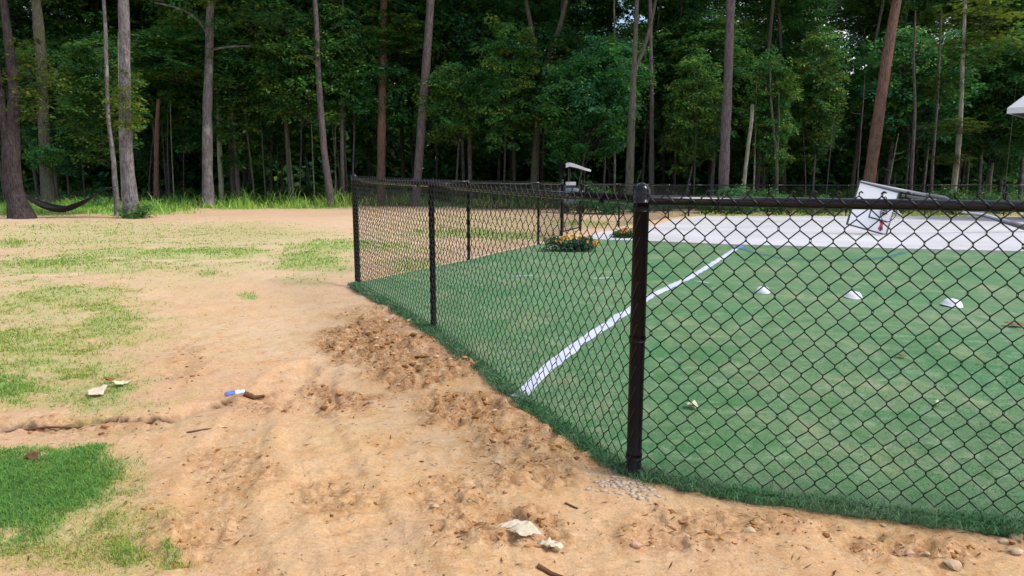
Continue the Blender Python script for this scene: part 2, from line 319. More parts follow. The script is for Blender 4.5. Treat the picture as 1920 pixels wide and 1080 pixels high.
def patch_w(x, y, q):
    c, ux, uy, mid, cv = q[:5]
    A = np.linalg.inv(np.array([ux, uy]).T); dx = x - mid[0]; dy = y - mid[1]
    a = A[0, 0] * dx + A[0, 1] * dy; b = A[1, 0] * dx + A[1, 1] * dy
    return a, b
def grass_mask(x, y):
    g = np.zeros_like(x)
    sc = 2.5 / np.clip(np.hypot(x, y), 2, 40) ** .5
    n = (.55 * fbm(x * 2.2, y * 2.2, 3, 5) + .45 * fbm(x * 8.5, y * 8.5, 4, 4))
    for q in PW:
        a, b = patch_w(x, y, q); r = np.sqrt(a * a + b * b) + (n - .5) * 1.7
        g = np.maximum(g, q[4] * (1 - sst(.35, 1.2, r)))
    return g
# churned soil along the fence, px ellipses again
RP = [(700, 640, 120, 50, 1), (790, 690, 130, 55, .9), (640, 650, 60, 40, .9), (640, 750, 110, 40, .8), (860, 770, 120, 45, .8), (950, 830, 110, 45, .7), (1010, 880, 120, 50, .6), (640, 940, 90, 40, .5), (960, 1010, 200, 60, .7), (1250, 1000, 220, 50, .45), (430, 890, 90, 60, .4), (860, 940, 120, 50, .5), (1750, 1030, 200, 40, .6), (350, 690, 40, 60, .3), (480, 760, 110, 25, .5), (700, 590, 60, 20, .5), (200, 800, 190, 22, .45), (1450, 990, 120, 30, .45), (350, 1000, 120, 60, .4)]
RW = []
for (px, py, rx, ry, cv) in RP:
    ux = (G(px + rx, py) - G(px - rx, py))[:2] / 2; lo = G(px, py + ry)[:2]; hi = G(px, py - ry)[:2]
    RW.append((None, ux, (hi - lo) / 2, (hi + lo) / 2, cv))
def rough_mask(x, y):
    g = np.zeros_like(x); n = fbm(x * 3.1, y * 3.1, 9, 5)
    for q in RW:
        a, b = patch_w(x, y, q); r = np.sqrt(a * a + b * b) + (n - .5) * 1.3
        g = np.maximum(g, q[4] * (1 - sst(.5, 1.1, r)))
    return g
ledge = np.array([G(*q)[:2] for q in ((-120, 806), (0, 804), (60, 798), (150, 797), (210, 786), (300, 785), (360, 770), (420, 757), (480, 748))])
tracks = [np.array([G(*q)[:2] for q in t]) for t in (((440, 1150), (415, 1040), (400, 950), (425, 860), (480, 775), (560, 690)), ((780, 1150), (690, 1020), (640, 930), (590, 840), (570, 760), (600, 680)))]
def polydist(x, y, P):
    best = np.full(x.shape, 9e9); side = np.zeros(x.shape); tt = np.zeros(x.shape)
    for i in range(len(P) - 1):
        a, b = P[i], P[i + 1]; d = b - a; l2 = d @ d
        t = np.clip(((x - a[0]) * d[0] + (y - a[1]) * d[1]) / l2, 0, 1)
        dd = np.hypot(x - a[0] - t * d[0], y - a[1] - t * d[1]); s = d[0] * (y - a[1]) - d[1] * (x - a[0])
        k = dd < best; best[k] = dd[k]; side[k] = np.sign(s)[k]; tt[k] = (i + t[k]) / (len(P) - 1)
    return best, side, tt
def ground_h(x, y, full=True):
    z = zg(x, y); d = np.hypot(x, y); lf = np.exp(-d / 30)
    ro = rough_mask(x, y)
    z = z + (fbm(x * .9, y * .9, 21, 3) - .5) * .07 * lf + (fbm(x * 4, y * 4, 31, 4) - .5) * .035
    r1 = 1 - np.abs(2 * fbm(x * 8, y * 8, 41, 4) - 1); z = z + ro * (r1 ** 2 - .4) * .06; z = z - .030 * sst(.60, .72, fbm(x * 5.5, y * 7, 45, 4)) * (.25 + ro)
    z = z + (fbm(x * 22, y * 22, 51, 3) - .5) * (.012 + .034 * ro)
    # tyre-like drag marks
    z = z + ro * .008 * np.sin(26 * (x * .9 + y * .3) + 5 * fbm(x * 2, y * 2, 61, 2))
    for tr in tracks:                      # two worn tyre tracks
        dt, st_, tl = polydist(x, y, tr); wv = sst(.17, .10, dt)
        z = z - wv * .012 + np.exp(-((dt - .17) / .05) ** 2) * .008 + wv * .006 * np.sign(np.sin(tl * 130 + dt * 14)) * (fbm(x * 3, y * 3, 63, 2) > .45)
    dd, sd_, tt = polydist(x, y, ledge)
    wob = (fbm(x * 7, y * 7, 71, 3) - .5) * .10
    s = dd * sd_ + wob; fade = (1 - sst(.75, 1.0, tt)) * np.exp(-np.maximum(s, 0) / .7)
    z = z + fade * .030 * sst(-.006, .010, s) - (1 - sst(.8, 1, tt)) * .022 * np.exp(-(s / .035) ** 2)
    ins = inpoly(x, y, turf_poly) | inpoly(x, y, slab_poly)
    z = np.where(ins, zg(x, y) - .05, z)
    return z, ro

# ------------------------------------------------------------------ ground: one sheet to the horizon
an = np.r_[np.linspace(-47, 47, 520), np.linspace(50, 310, 53)] * math.pi / 180
rr = [0.01]
while rr[-1] < .35: rr.append(rr[-1] + .085)
while rr[-1] < 45: rr.append(rr[-1] * 1.0065 + .0015)
while rr[-1] < 900: rr.append(rr[-1] * 1.12)
rr = np.array(rr)
X = rr[:, None] * np.sin(an)[None]; Y = rr[:, None] * np.cos(an)[None]
Z, RO = ground_h(X, Y); GM = grass_mask(X, Y)
CLAY = np.clip(fbm(X * .5, Y * .5, 81, 4) * 2.4 - .95, 0, 1) * .8
dd, sd_, tt = polydist(X, Y, ledge); CLAY = np.maximum(CLAY, np.exp(-np.maximum(dd - .15, 0) / .18) * (sd_ < 0) * .9)
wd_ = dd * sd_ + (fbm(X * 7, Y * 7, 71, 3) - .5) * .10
HUM_SHADE = np.clip(np.exp(-((wd_ + .004) / .015) ** 2) * (1 - sst(.85, 1, tt)) * (2.8 * fbm(X * 6, Y * 6, 73, 3) - .4), 0, 1)  # dark line on the ledge: moist soil, with the undercut's shade put into the colour
HUM_SHADE = np.maximum(HUM_SHADE, sst(34.5, 38, Y + .8 * fbm(X * .6, Y * .6, 75, 3) - np.where(X < -2, 1.0, -2.5)))
GM = GM * (1 - sst(35, 38, Y))
nr, na = X.shape
ii, jj = np.meshgrid(np.arange(nr - 1), np.arange(na), indexing='ij'); j2 = (jj + 1) % na
Q = np.stack([ii * na + jj, (ii + 1) * na + jj, (ii + 1) * na + j2, ii * na + j2], -1).reshape(-1, 4)[:, ::-1]
me = fastmesh('dirt_ground', np.stack([X, Y, Z], -1).reshape(-1, 3), Q, 4, np.stack([GM, RO, CLAY, HUM_SHADE], -1).reshape(-1, 4))
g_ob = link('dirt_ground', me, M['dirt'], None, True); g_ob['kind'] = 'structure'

# ------------------------------------------------------------------ artificial turf carpet and concrete slab
n1, n2 = 420, 90
A = resample(near_edge, n1); Bq = resample(far_edge, n1)
A = A + np.c_[(fbm(A[:, 0] * 9, A[:, 1] * 9, 5, 3) - .5), (fbm(A[:, 0] * 9, A[:, 1] * 9, 6, 3) - .5)] * .05
tpar = np.linspace(0, 1, n2) ** 1.6
TX = A[:, None, 0] * (1 - tpar) + Bq[:, None, 0] * tpar; TY = A[:, None, 1] * (1 - tpar) + Bq[:, None, 1] * tpar
TZ = zg(TX, TY) + .028 + (fbm(TX * 1.6, TY * 1.6, 91, 3) - .5) * .014
V = np.concatenate([np.stack([A[:, 0], A[:, 1], zg(A[:, 0], A[:, 1]) - .05], -1)[:, None], np.stack([TX, TY, TZ], -1), np.stack([Bq[:, 0], Bq[:, 1], zg(Bq[:, 0], Bq[:, 1]) - .05], -1)[:, None]], 1)
m2 = n2 + 2; ii, jj = np.meshgrid(np.arange(n1 - 1), np.arange(m2 - 1), indexing='ij')
Q = np.stack([ii * m2 + jj, (ii + 1) * m2 + jj, (ii + 1) * m2 + jj + 1, ii * m2 + jj + 1], -1).reshape(-1, 4)
turf = link('turf_lawn', fastmesh('turf_lawn', V.reshape(-1, 3), Q, 4), M['turf'], None, True); turf['kind'] = 'structure'
def turf_z(x, y): return zg(x, y) + .028 + (fbm(x * 1.6, y * 1.6, 91, 3) - .5) * .014

top = [(p[0], p[1], float(zg(p[0], p[1])) + .045) for p in slab_poly]; bot = [(p[0], p[1], float(zg(p[0], p[1])) - .12) for p in slab_poly]; k = len(top)
mb = MB(); mb.add(top + bot, [tuple(range(k))] + [(i, i + k, (i + 1) % k + k, (i + 1) % k) for i in range(k)])
sl = mb.build('concrete_slab', M['concrete'], None, False); sl['kind'] = 'structure'

# ------------------------------------------------------------------ blade scatters (turf fibres, grass)
def blades(P, h, wd, lean, col, sides=True):
    n = len(P); a = rng.uniform(0, 2 * math.pi, n); b = rng.uniform(0, 2 * math.pi, n)
    dx = np.c_[np.cos(a), np.sin(a), np.zeros(n)] * (wd / 2)[:, None]
    ln = np.c_[np.cos(b), np.sin(b), np.zeros(n)] * (h * lean)[:, None]
    up = np.c_[np.zeros(n), np.zeros(n), h]
    v = np.stack([P - dx, P + dx, P + dx * .7 + up * .6 + ln * .35, P - dx * .7 + up * .6 + ln * .35, P + up * (1 - .3 * lean[:, None]) + ln], 1)
    i = np.arange(n)[:, None] * 5
    tri = np.concatenate([i + [0, 1, 2], i + [0, 2, 3], i + [3, 2, 4]], 0)
    return v.reshape(-1, 3), tri, np.repeat(col, 5, 0)
# turf fibres: dense on the part nearest the camera and along the cut edge
nb = 150000
u = rng.random(nb); t = rng.random(nb) ** 1.5
cand = []
x0 = rng.uniform(-1.6, 3.6, 900000); y0 = 2.2 * (6.8 / 2.2) ** rng.random(900000)
kk = inpoly(x0, y0, turf_poly) & (x0 < y0 * .78); x0, y0 = x0[kk], y0[kk]
ex = resample(near_edge[:21], 26000); ex = ex + rng.normal(0, .028, ex.shape)
x0 = np.r_[x0, ex[:, 0]]; y0 = np.r_[y0, ex[:, 1]]
P = np.c_[x0, y0, turf_z(x0, y0) - .004]; ne = len(ex); out = ~inpoly(x0, y0, turf_poly); P[out, 2] -= .02 * rng.random(out.sum())
keep = rng.random(len(P)) < np.clip(.75 * (1.2 - np.hypot(x0, y0) / 6.4), 0, 1); keep[-ne:] = True
x0, y0, P = x0[keep], y0[keep], P[keep]
n = len(P); h = rng.uniform(.005, .012, n); h[-ne:] = rng.uniform(.02, .045, ne)
d = np.hypot(x0, y0)
tone = rng.choice([0, 1, 2], n, p=[.55, .3, .15])
colr = np.array([[1.6, 1.5, 1.5], [1.0, 1.05, 1.0], [2.6, 2.1, 2.1]])[tone] * rng.uniform(.8, 1.2, (n, 1))
colr[-ne:] *= np.array([.55, .68, .66])
v, f, c = blades(P, h, np.maximum(.0026, d / 720 * .7), rng.uniform(.6, 1.6, n), colr)
o = link('artificial_grass', fastmesh('artificial_grass', v, f, 3, c), M['turf_blade']); o['kind'] = 'stuff'
print('turf blades', n)

V, Fc, Cc, off = [], [], [], 0
straw, olive, green = np.array([.42, .40, .13]), np.array([.23, .36, .06]), np.array([.145, .315, .085])
for q in PW:
    c, ux, uy, mid, cv, hu, bh, rx, ry = q
    dist = np.hypot(*mid); n = int(rx * ry * .285 * 3.14 * 2.1 * (2.6 if bh > .24 else 1.2 if bh > .1 else 1) * (1.6 if hu >= .95 else 1)); n = min(n, 52000)
    r = np.sqrt(rng.random(n)) * 1.5; a = rng.uniform(0, 2 * math.pi, n)
    x = mid[0] + ux[0] * r * np.cos(a) + uy[0] * r * np.sin(a); y = mid[1] + ux[1] * r * np.cos(a) + uy[1] * r * np.sin(a)
    nz = (.55 * fbm(x * 2.2, y * 2.2, 3, 5) + .45 * fbm(x * 8.5, y * 8.5, 4, 4)); rf = r + (nz - .5) * 1.7; wgt = cv * (1 - sst(.35, 1.15, rf))
    tuft = sst(.38, .62, fbm(x * 6, y * 6, 15, 3)); wgt = wgt * (tuft * (1 - cv ** 3) + cv ** 3)
    k = (rng.random(n) < wgt) & ~inpoly(x, y, turf_poly) & ~inpoly(x, y, slab_poly); x, y = x[k], y[k]; n = len(x)
    if not n: continue
    z, _ = ground_h(x, y); dd = np.hypot(x, y)
    hh = bh * (.72 * (.35 + 1.3 * sst(.35, .65, fbm(x * 1.1, y * 1.1, 35, 3))) if bh > .24 else 1) * rng.uniform(.35, 1.15, n) * (.75 if bh < .1 else 1); rk = rf[k]; hh = hh * np.clip(1.25 - .55 * rk, .45, 1.3); hue = np.clip(hu + .12 - .28 * np.clip(rk, 0, 1.2) + rng.normal(0, .2, n), 0, 1)[:, None]
    col = np.where(hue < .5, straw * (1 - hue * 2) + olive * hue * 2, olive * (2 - hue * 2) + green * (hue * 2 - 1)) * rng.uniform(.7, 1.3, (n, 1)) * (1.35 if bh > .24 else 1)
    v, f, c3 = blades(np.c_[x, y, z - .004], hh, np.maximum(.0032, dd / 720 * .75), rng.uniform(.3, 1.2, n), col)
    V.append(v); Fc.append(f + off); Cc.append(c3); off += len(v)
o = link('grass', fastmesh('grass', np.concatenate(V), np.concatenate(Fc), 3, np.concatenate(Cc)), M['grass']); o['kind'] = 'stuff'
print('grass tris', sum(map(len, Fc)))

# ------------------------------------------------------------------ clods of dug soil
def ico():
    p = (1 + 5 ** .5) / 2
    v = np.array([(-1, p, 0), (1, p, 0), (-1, -p, 0), (1, -p, 0), (0, -1, p), (0, 1, p), (0, -1, -p), (0, 1, -p), (p, 0, -1), (p, 0, 1), (-p, 0, -1), (-p, 0, 1)]) / 1.9
    f = np.array([(0, 11, 5), (0, 5, 1), (0, 1, 7), (0, 7, 10), (0, 10, 11), (1, 5, 9), (5, 11, 4), (11, 10, 2), (10, 7, 6), (7, 1, 8), (3, 9, 4), (3, 4, 2), (3, 2, 6), (3, 6, 8), (3, 8, 9), (4, 9, 5), (2, 4, 11), (6, 2, 10), (8, 6, 7), (9, 8, 1)])
    return v, f
IV, IF = ico()
x = rng.uniform(-4.5, 3.2, 150000); y = 1.7 * (9.5 / 1.7) ** rng.random(150000)
ro = rough_mask(x, y); k = (rng.random(len(x)) < (.03 + ro * .5) * np.clip(y / 5, .25, 1) ** .5) & ~inpoly(x, y, turf_poly) & (np.abs(x) < y * .8 + .3); x, y, ro = x[k], y[k], ro[k]
z, _ = ground_h(x, y); n = len(x); print('clods', n)
sz = .0024 + .013 * rng.random(n) ** 6 * (.4 + ro)
v = IV[None] * (1 + rng.normal(0, .36, (n, 12, 1))); v = v * sz[:, None, None] * np.stack([rng.uniform(.7, 1.9, n), rng.uniform(.7, 1.5, n), rng.uniform(.35, .75, n)], -1)[:, None]
a = rng.uniform(0, 6.28, n); ca, sa = np.cos(a)[:, None], np.sin(a)[:, None]
v = np.stack([v[..., 0] * ca - v[..., 1] * sa, v[..., 0] * sa + v[..., 1] * ca, v[..., 2]], -1) + np.c_[x, y, z - sz * .08][:, None]
f = (np.arange(n)[:, None, None] * 12 + IF[None]).reshape(-1, 3)
pal = np.array([[.38, .20, .08], [.19, .085, .03], [.52, .36, .22], [.27, .125, .045]])[rng.choice(4, n, p=[.3, .32, .08, .3])] * rng.uniform(.85, 1.15, (n, 1))
o = link('dirt_clods', fastmesh('dirt_clods', v.reshape(-1, 3), f, 3, np.repeat(pal, 12, 0)), M['clod']); o['kind'] = 'stuff'

# dry needles, bark flecks and leaf crumbs trodden into the soil
x = rng.uniform(-5, 3.2, 60000); y = 1.75 * (9 / 1.75) ** rng.random(60000)
k = (rng.random(len(x)) < .035 + .10 * rough_mask(x, y)) & ~inpoly(x, y, turf_poly) & (np.abs(x) < y * .8 + .3); x, y = x[k], y[k]; n = len(x)
z, _ = ground_h(x, y); a = rng.normal(.3, 1.0, n); l = rng.uniform(.006, .03, n) * rng.uniform(.5, 1.3, n); wd = rng.uniform(.0015, .004, n)
dx = np.c_[np.cos(a), np.sin(a), rng.normal(0, .18, n)] * l[:, None]; dy = np.c_[-np.sin(a), np.cos(a), np.zeros(n)] * wd[:, None]
b = np.c_[x, y, z + .004]; v = np.stack([b - dx, b - dy, b + dx * .9 + [0, 0, .003], b + dy], 1).reshape(-1, 3)
cc = np.array([[.16, .075, .03], [.10, .05, .025], [.26, .15, .07], [.40, .30, .18]])[rng.choice(4, n, p=[.4, .3, .2, .1])]
o = link('needle_litter', fastmesh('needle_litter', v, np.arange(n)[:, None] * 4 + np.arange(4)[None], 4, np.repeat(cc, 4, 0)), M['clod']); o['kind'] = 'stuff'; print('flecks', n)

# ------------------------------------------------------------------ fences
FH = 1.20; WR = .0026; PITCH = .0395; RH = .0905
def fz(p, z): return np.array([p[0], p[1], float(zg(p[0], p[1])) + z])
def chain(mb, A, Bp, side, z0=.03, z1=1.232, r=WR, fine=True, sides=4):
    """one panel of woven wire from A to Bp; side = unit vector to the face of the posts it hangs on"""
    A = np.asarray(A, float); Bp = np.asarray(Bp, float); Lx = np.linalg.norm((Bp - A)[:2]); nw = max(1, int(round(Lx / PITCH))); p = Lx / nw
    rows = int(round((z1 - z0) / (RH / 2))); hz = (z1 - z0) / rows
    ux = (Bp - A) / Lx; ux[2] = 0; s = np.asarray(side, float)
    for i in range(nw):
        pts = []
        jit = rng.normal(0, .0016, rows + 1)
        for k in range(rows + 1):
            sg = 1 if (k + i) % 2 == 0 else -1
            xx = (i + .5) * p + sg * (p / 2 + .0012) + jit[k]; zz = z0 + k * hz
            dep = r * (.9 if (k % 2 == 0) else -.9)
            base = A + ux * xx + s * dep; gz = float(zg(base[0], base[1]))
            if fine:
                for e in (-.0045, .0045): pts.append([base[0], base[1], gz + zz + e])
            else: pts.append([base[0], base[1], gz + zz])
        # knuckle: the wire end is bent over at top and bottom
        if fine:
            l = pts[-1]; pts.append([l[0] + ux[0] * .006, l[1] + ux[1] * .006, l[2] + .007]); pts.append([l[0] + ux[0] * .013, l[1] + ux[1] * .013, l[2] + .001])
        mb.tube(pts, r, sides, cap=False)
    return mb
def post(parent, p, r, h, cap=True, dome=True, org=(0, 0, 0)):
    base = fz(p, -.25); tp = fz(p, h)
    o = at(MB().tube([base, fz(p, .3), tp], r, 20), org).build('post', M['black'], parent)
    prof = [(r * 1.13, -.035), (r * 1.15, -.002), (r * 1.15, .006), (r * 1.05, .020), (r * .8, .034), (r * .42, .043), (r * .05, .046)] if dome else [(r * 1.1, -.02), (r * 1.12, .01), (r * .7, .026), (.004, .03)]
    if cap:
        at(MB().tube([fz(p, h + z) for _, z in prof], [a for a, _ in prof], 20), org).build('post_cap', M['rail'], o)
    return o
def bands(parent, p, r, zs, org):
    for z in zs:
        at(MB().tube([fz(p, z - .011), fz(p, z + .011)], r * 1.09, 20), org).build('brace_band', M['black'], parent)
def rail(parent, A, Bp, z, r, org, n=2):
    pts = [fz(np.asarray(A) + (np.asarray(Bp) - np.asarray(A)) * t, z - .006 * math.sin(math.pi * t)) for t in np.linspace(0, 1, 6)]
    return at(MB().tube(pts, r, 14), org).build('top_rail', M['rail'], parent)
def ties(parent, A, Bp, z, r, org, step=.6, name='tie_wire'):
    L_ = np.linalg.norm((np.asarray(Bp) - np.asarray(A))[:2])
    ux = (np.asarray(Bp) - np.asarray(A)) / L_; ux[2] = 0; sx = np.array([-ux[1], ux[0], 0])
    for t in np.arange(step * .5, L_, step):
        c = fz(np.asarray(A) + ux * t, z); th = np.linspace(0, 2 * math.pi, 13); mb = MB()
        mb.tube([c + (r + .003) * (sx * math.cos(a) + np.array([0, 0, 1]) * math.sin(a)) + ux * .012 * (a / 6.28) for a in th], .0022, 4, cap=False)
        at(mb, org).build(name, M['wire'], parent)

org = fz(C0, 0)
fence = thing('chain_link_fence', 'near black chain-link fence turning its corner around the green turf lawn', 'fence', org)
TR, LR, RR_ = .0325, .024, .021
dl = (C1 - C0); dl[2] = 0; dl /= np.linalg.norm(dl); outl = np.array([dl[1], -dl[0], 0]); outl = outl if outl @ np.array([-1, -1, 0]) > 0 else -outl
outf = np.array([FR[1], -FR[0], 0]); outf = outf if outf[1] < 0 else -outf
cp = post(fence, C0, TR, 1.226, org=org); cp['label'] = 'thick round corner post with domed cap'
bands(cp, C0, TR, (1.165, .62, .10), org)
post(fence, P1, LR, 1.20, True, False, org); post(fence, C0E, LR, 1.20, True, False, org)
e1 = post(fence, C1, TR, 1.226, org=org); bands(e1, C1, TR, (1.19, .1), org)
rail(fence, C0 + FR * .03, C0E, FH, RR_, org); rail(fence, C0 + dl * .03, P1, FH, RR_, org); rail(fence, P1, C1, FH, RR_, org)
lo = outl * (RR_ + .006); fo = outf * (RR_ + .006)
at(chain(MB(), C0 + fo + FR * .02, C0E + fo, outf), org).build('chain_mesh', M['wire'], fence)
at(chain(MB(), C0 + lo + dl * .02, P1 + lo, outl), org).build('chain_mesh', M['wire'], fence)
at(chain(MB(), P1 + lo, C1 + lo - dl * .03, outl), org).build('chain_mesh', M['wire'], fence)
ties(fence, C0, C0E, FH, RR_, org); ties(fence, C0, P1, FH, RR_, org); ties(fence, P1, C1, FH, RR_, org)
# the mesh is carried round the outside of the corner post
mb = MB(); th0 = math.atan2(outl[1], outl[0]); th1 = math.atan2(outf[1], outf[0])
if th1 < th0: th1 += 2 * math.pi
for k in range(14):
    z = .06 + k * RH; a = np.linspace(th0, th1, 7)
    mb.tube([fz(C0, 0) + np.array([(TR + .002) * math.cos(t), (TR + .004) * math.sin(t), z + RH * .95 * (i / 6)]) for i, t in enumerate(a)], .0016, 4, cap=False)
at(mb, org).build('corner_wire', M['wire'], fence)

org2 = fz(C1, 0)
fence2 = thing('chain_link_fence', 'black chain-link fence along the dirt side of the turf, behind the yellow flowers', 'fence', org2)
d2 = B1 - C1; d2 = d2 / np.linalg.norm(d2[:2]); off2 = np.array([-d2[1], d2[0], 0]) * .027
for p in (B1, B2): post(fence2, p, LR, 1.20, True, False, org2)
e = post(fence2, B3, TR, 1.25, org=org2); e['label'] = 'thicker gate post'
pp = [C1, B1, B2, B3]
for i in range(3):
    rail(fence2, pp[i], pp[i + 1], FH, RR_, org2)
    at(chain(MB(), pp[i] + off2, pp[i + 1] + off2, off2 / .027, r=.0026, fine=False, sides=3), org2).build('chain_mesh', M['wire'], fence2)
# gate between the two thick posts
gorg = fz((B3 + B4) / 2, 0); gate = thing('chain_link_gate', 'narrow black chain-link gate between two thick capped posts', 'gate', gorg)
ga, gb = B3 + (B4 - B3) * .06, B3 + (B4 - B3) * .94
fr = MB()
for z in (.10, 1.12): fr.tube([fz(ga, z), fz(gb, z)], .0175, 10)
for p in (ga, gb): fr.tube([fz(p, .0825), fz(p, 1.1375)], .0172, 10)
at(fr, gorg).build('gate_frame', M['black'], gate)
at(chain(MB(), ga, gb, np.array([0, 1, 0]), .12, 1.10, .0027, False, 3), gorg).build('chain_mesh', M['wire'], gate)
at(MB().box(fz(ga, .75) + [0, -.03, 0], (.05, .05, .10)), gorg).build('latch', M['black'], gate)
org3 = fz(B4, 0)
fence3 = thing('chain_link_fence', 'far black chain-link fence behind the concrete slab, in front of the woods', 'fence', org3)
F2 = D(1291, 405, 28.1); F2[2] = 0; F0 = (B5 + F1) / 2
line = [B4, B5, F0, F1, F2] + [F2 + np.array([3.05 * i, -.02 * i, 0]) for i in range(1, 7)]
for i, p in enumerate(line):
    t = i in (0, 4); e = post(fence3, p, TR if t else LR, 1.25 if t else 1.2, True, t, org3)
    if i: rail(fence3, line[i - 1], p, FH, RR_, org3); at(chain(MB(), line[i - 1], p, np.array([0, 1, 0]), r=.0027, fine=False, sides=3), org3).build('chain_mesh', M['wire'], fence3)

# ------------------------------------------------------------------ lines and markers on the turf
def strip(name, pts_px, w_px, m, z=.0335, label=None, cat='painted line', kind=None, wob=.006):
    ctr = resample([G(a, b, .03)[:2] for a, b in pts_px], 90)
    tg = np.gradient(ctr, axis=0); tg /= np.linalg.norm(tg, axis=1)[:, None]; nn = np.c_[-tg[:, 1], tg[:, 0]]
    wd = w_px * (1 + (fbm(np.arange(90) * .35, np.zeros(90), 7, 3) - .5) * .5)[:, None] / 2
    a = ctr + nn * (wd + rng.normal(0, wob, (90, 1))); b = ctr - nn * (wd + rng.normal(0, wob, (90, 1)))
    rows = np.stack([a, ctr, b], 1); v = np.dstack([rows, turf_z(rows[..., 0], rows[..., 1]) + .0055]).reshape(-1, 3)
    i, j = np.meshgrid(np.arange(89), np.arange(2), indexing='ij')
    o = link(name, fastmesh(name, v, np.stack([i * 3 + j, (i + 1) * 3 + j, (i + 1) * 3 + j + 1, i * 3 + j + 1], -1).reshape(-1, 4), 4), m)
    return tag(o, label, cat) if label else tag(o, kind='structure')
strip('white_line', [(974, 744), (1000, 716), (1040, 680), (1078, 650), (1130, 614), (1180, 582), (1215, 558), (1255, 539), (1292, 521), (1335, 495), (1380, 467)], .092, M['white_paint'], label='wide white line painted across the green turf, bent slightly in the middle')
strip('blue_line', [(1390, 466), (1420, 476), (1470, 484), (1520, 487), (1580, 487), (1630, 486), (1665, 482), (1695, 473)], .11, M['blue_paint'], label='faint blue arc painted on the turf beside the concrete slab')
strip('blue_dash', [(1379, 466), (1392, 461)], .12, M['blue_end'], label='small blue mark at the far end of the white line', cat='painted mark')
strip('white_dash', [(1302, 527), (1330, 531)], .035, M['white_paint'], label='short thin white dash right beside the long white line', cat='painted mark')
strip('white_dash', [(960, 519), (1000, 517)], .13, M['faint_paint'], label='faint white smudge on the turf, nearer the dirt side', cat='painted mark', wob=.02)
strip('white_dash', [(1112, 523), (1148, 520)], .13, M['faint_paint'], label='faint white smudge on the turf just beside the corner post', cat='painted mark', wob=.02)
def cone(px, py, wpx, lab, rot):
    p = G(px, py + 7, .03); r = wpx / 2 * p[1] / F_PX * 1.08
    o = thing('disc_cone', lab, 'field marker', (p[0], p[1], turf_z(np.array([p[0]]), np.array([p[1]]))[0]), 'white field markers on the turf')
    prof = [(1.0, .0), (.97, .02), (.90, .20), (.76, .44), (.55, .66), (.36, .74), (.33, .66), (.32, .5)]
    mb = MB(); mb.tube([(0, 0, z * r) for _, z in prof], [a * r for a, _ in prof], 20, cap=False)
    b = mb.build('cone_shell', M['white_plastic'], o); b.rotation_euler = (.05, rot, .3)
cone(1430, 541, 28, 'white disc cone on the turf, nearest to the white line', -.22); cone(1600, 551, 32, 'middle white disc cone in the row on the turf', .10); cone(1785, 566, 37, 'white disc cone at the right end of the row on the turf', .16)

# ------------------------------------------------------------------ fallen basketball goal on the slab
Yb = 16.6
c4 = [D(1614, 344, Yb), D(1682, 361, Yb - .1), D(1662, 440, Yb - .1), D(1588, 418, Yb)]   # TL TR BR BL
gorg = np.array([c4[2][0], c4[2][1], float(zg(c4[2][0], c4[2][1])) + .045])
hoop = thing('basketball_goal', 'toppled basketball goal with white backboard lying on the concrete slab', 'basketball goal', gorg)
ctr = sum(c4) / 4; U = (c4[1] + c4[2] - c4[0] - c4[3]) / 2; Vv = (c4[0] + c4[1] - c4[2] - c4[3]) / 2
Nn = np.cross(U, Vv); Nn /= np.linalg.norm(Nn); Nn = Nn if Nn[1] < 0 else -Nn
def bp(u, v_, n_=0): return ctr + U * u + Vv * v_ + Nn * n_      # u,v in -.5...5
def plate(u0, u1, v0, v1, n0, n1):
    q = [bp(u, v_, n_) for n_ in (n0, n1) for u, v_ in ((u0, v0), (u1, v0), (u1, v1), (u0, v1))]
    return q, [(0, 1, 2, 3), (7, 6, 5, 4), (0, 4, 5, 1), (1, 5, 6, 2), (2, 6, 7, 3), (3, 7, 4, 0)]
at(MB(), gorg); mb = MB(); mb.add(*plate(-.5, .5, -.5, .5, -.02, .012)); bd = at(mb, gorg).build('backboard', M['board_white'], hoop, False)
fr = MB()
for (a, b, c_, d_) in ((-.53, .53, .5, .535), (-.53, .53, -.535, -.5), (-.53, -.5, -.5, .5), (.5, .53, -.5, .5)): fr.add(*plate(a, b, c_, d_, -.035, .022))
at(fr, gorg).build('board_frame', M['steel_dark'], bd, False)
sq = MB()
for (a, b, c_, d_) in ((-.02, .44, .20, .235), (-.02, .44, -.235, -.20), (-.05, -.02, -.235, .235)): sq.add(*plate(a, b, c_, d_, .0145, .0165))
at(sq, gorg).build('target_square', M['navy_print'], bd, False)
lg = MB(); lg.add([bp(.26, -.44, .017), bp(.40, -.44, .017), bp(.36, -.30, .017), bp(.40, -.16, .017), bp(.30, -.24, .017), bp(.24, -.20, .017), bp(.29, -.32, .017)], [(0, 1, 2, 3, 4, 5, 6)])
at(lg, gorg).build('red_emblem', M['red_print'], bd, False)
lg = MB(); lg.add(*plate(.31, .36, -.47, -.36, .0145, .0185)); at(lg, gorg).build('emblem_bar', M['navy_print'], bd, False)
rm = MB(); rc = bp(.30, .0, .26); e1_ = Vv / np.linalg.norm(Vv); e2_ = Nn * .86 + U / np.linalg.norm(U) * .42
rm.tube([rc + .225 * (e1_ * math.cos(a) + e2_ * math.sin(a)) for a in np.linspace(0, 2 * math.pi, 29)], .010, 7, cap=False)
rm.box(bp(.30, 0, .03), (.10, .05, .13)); rm.tube([bp(.30, .05, .05), rc + e2_ * -.2 + e1_ * .08], .008, 6); rm.tube([bp(.30, -.05, .05), rc + e2_ * -.2 - e1_ * .08], .008, 6)
at(rm, gorg).build('rim', M['steel_dark'], hoop)
nt_ = MB()
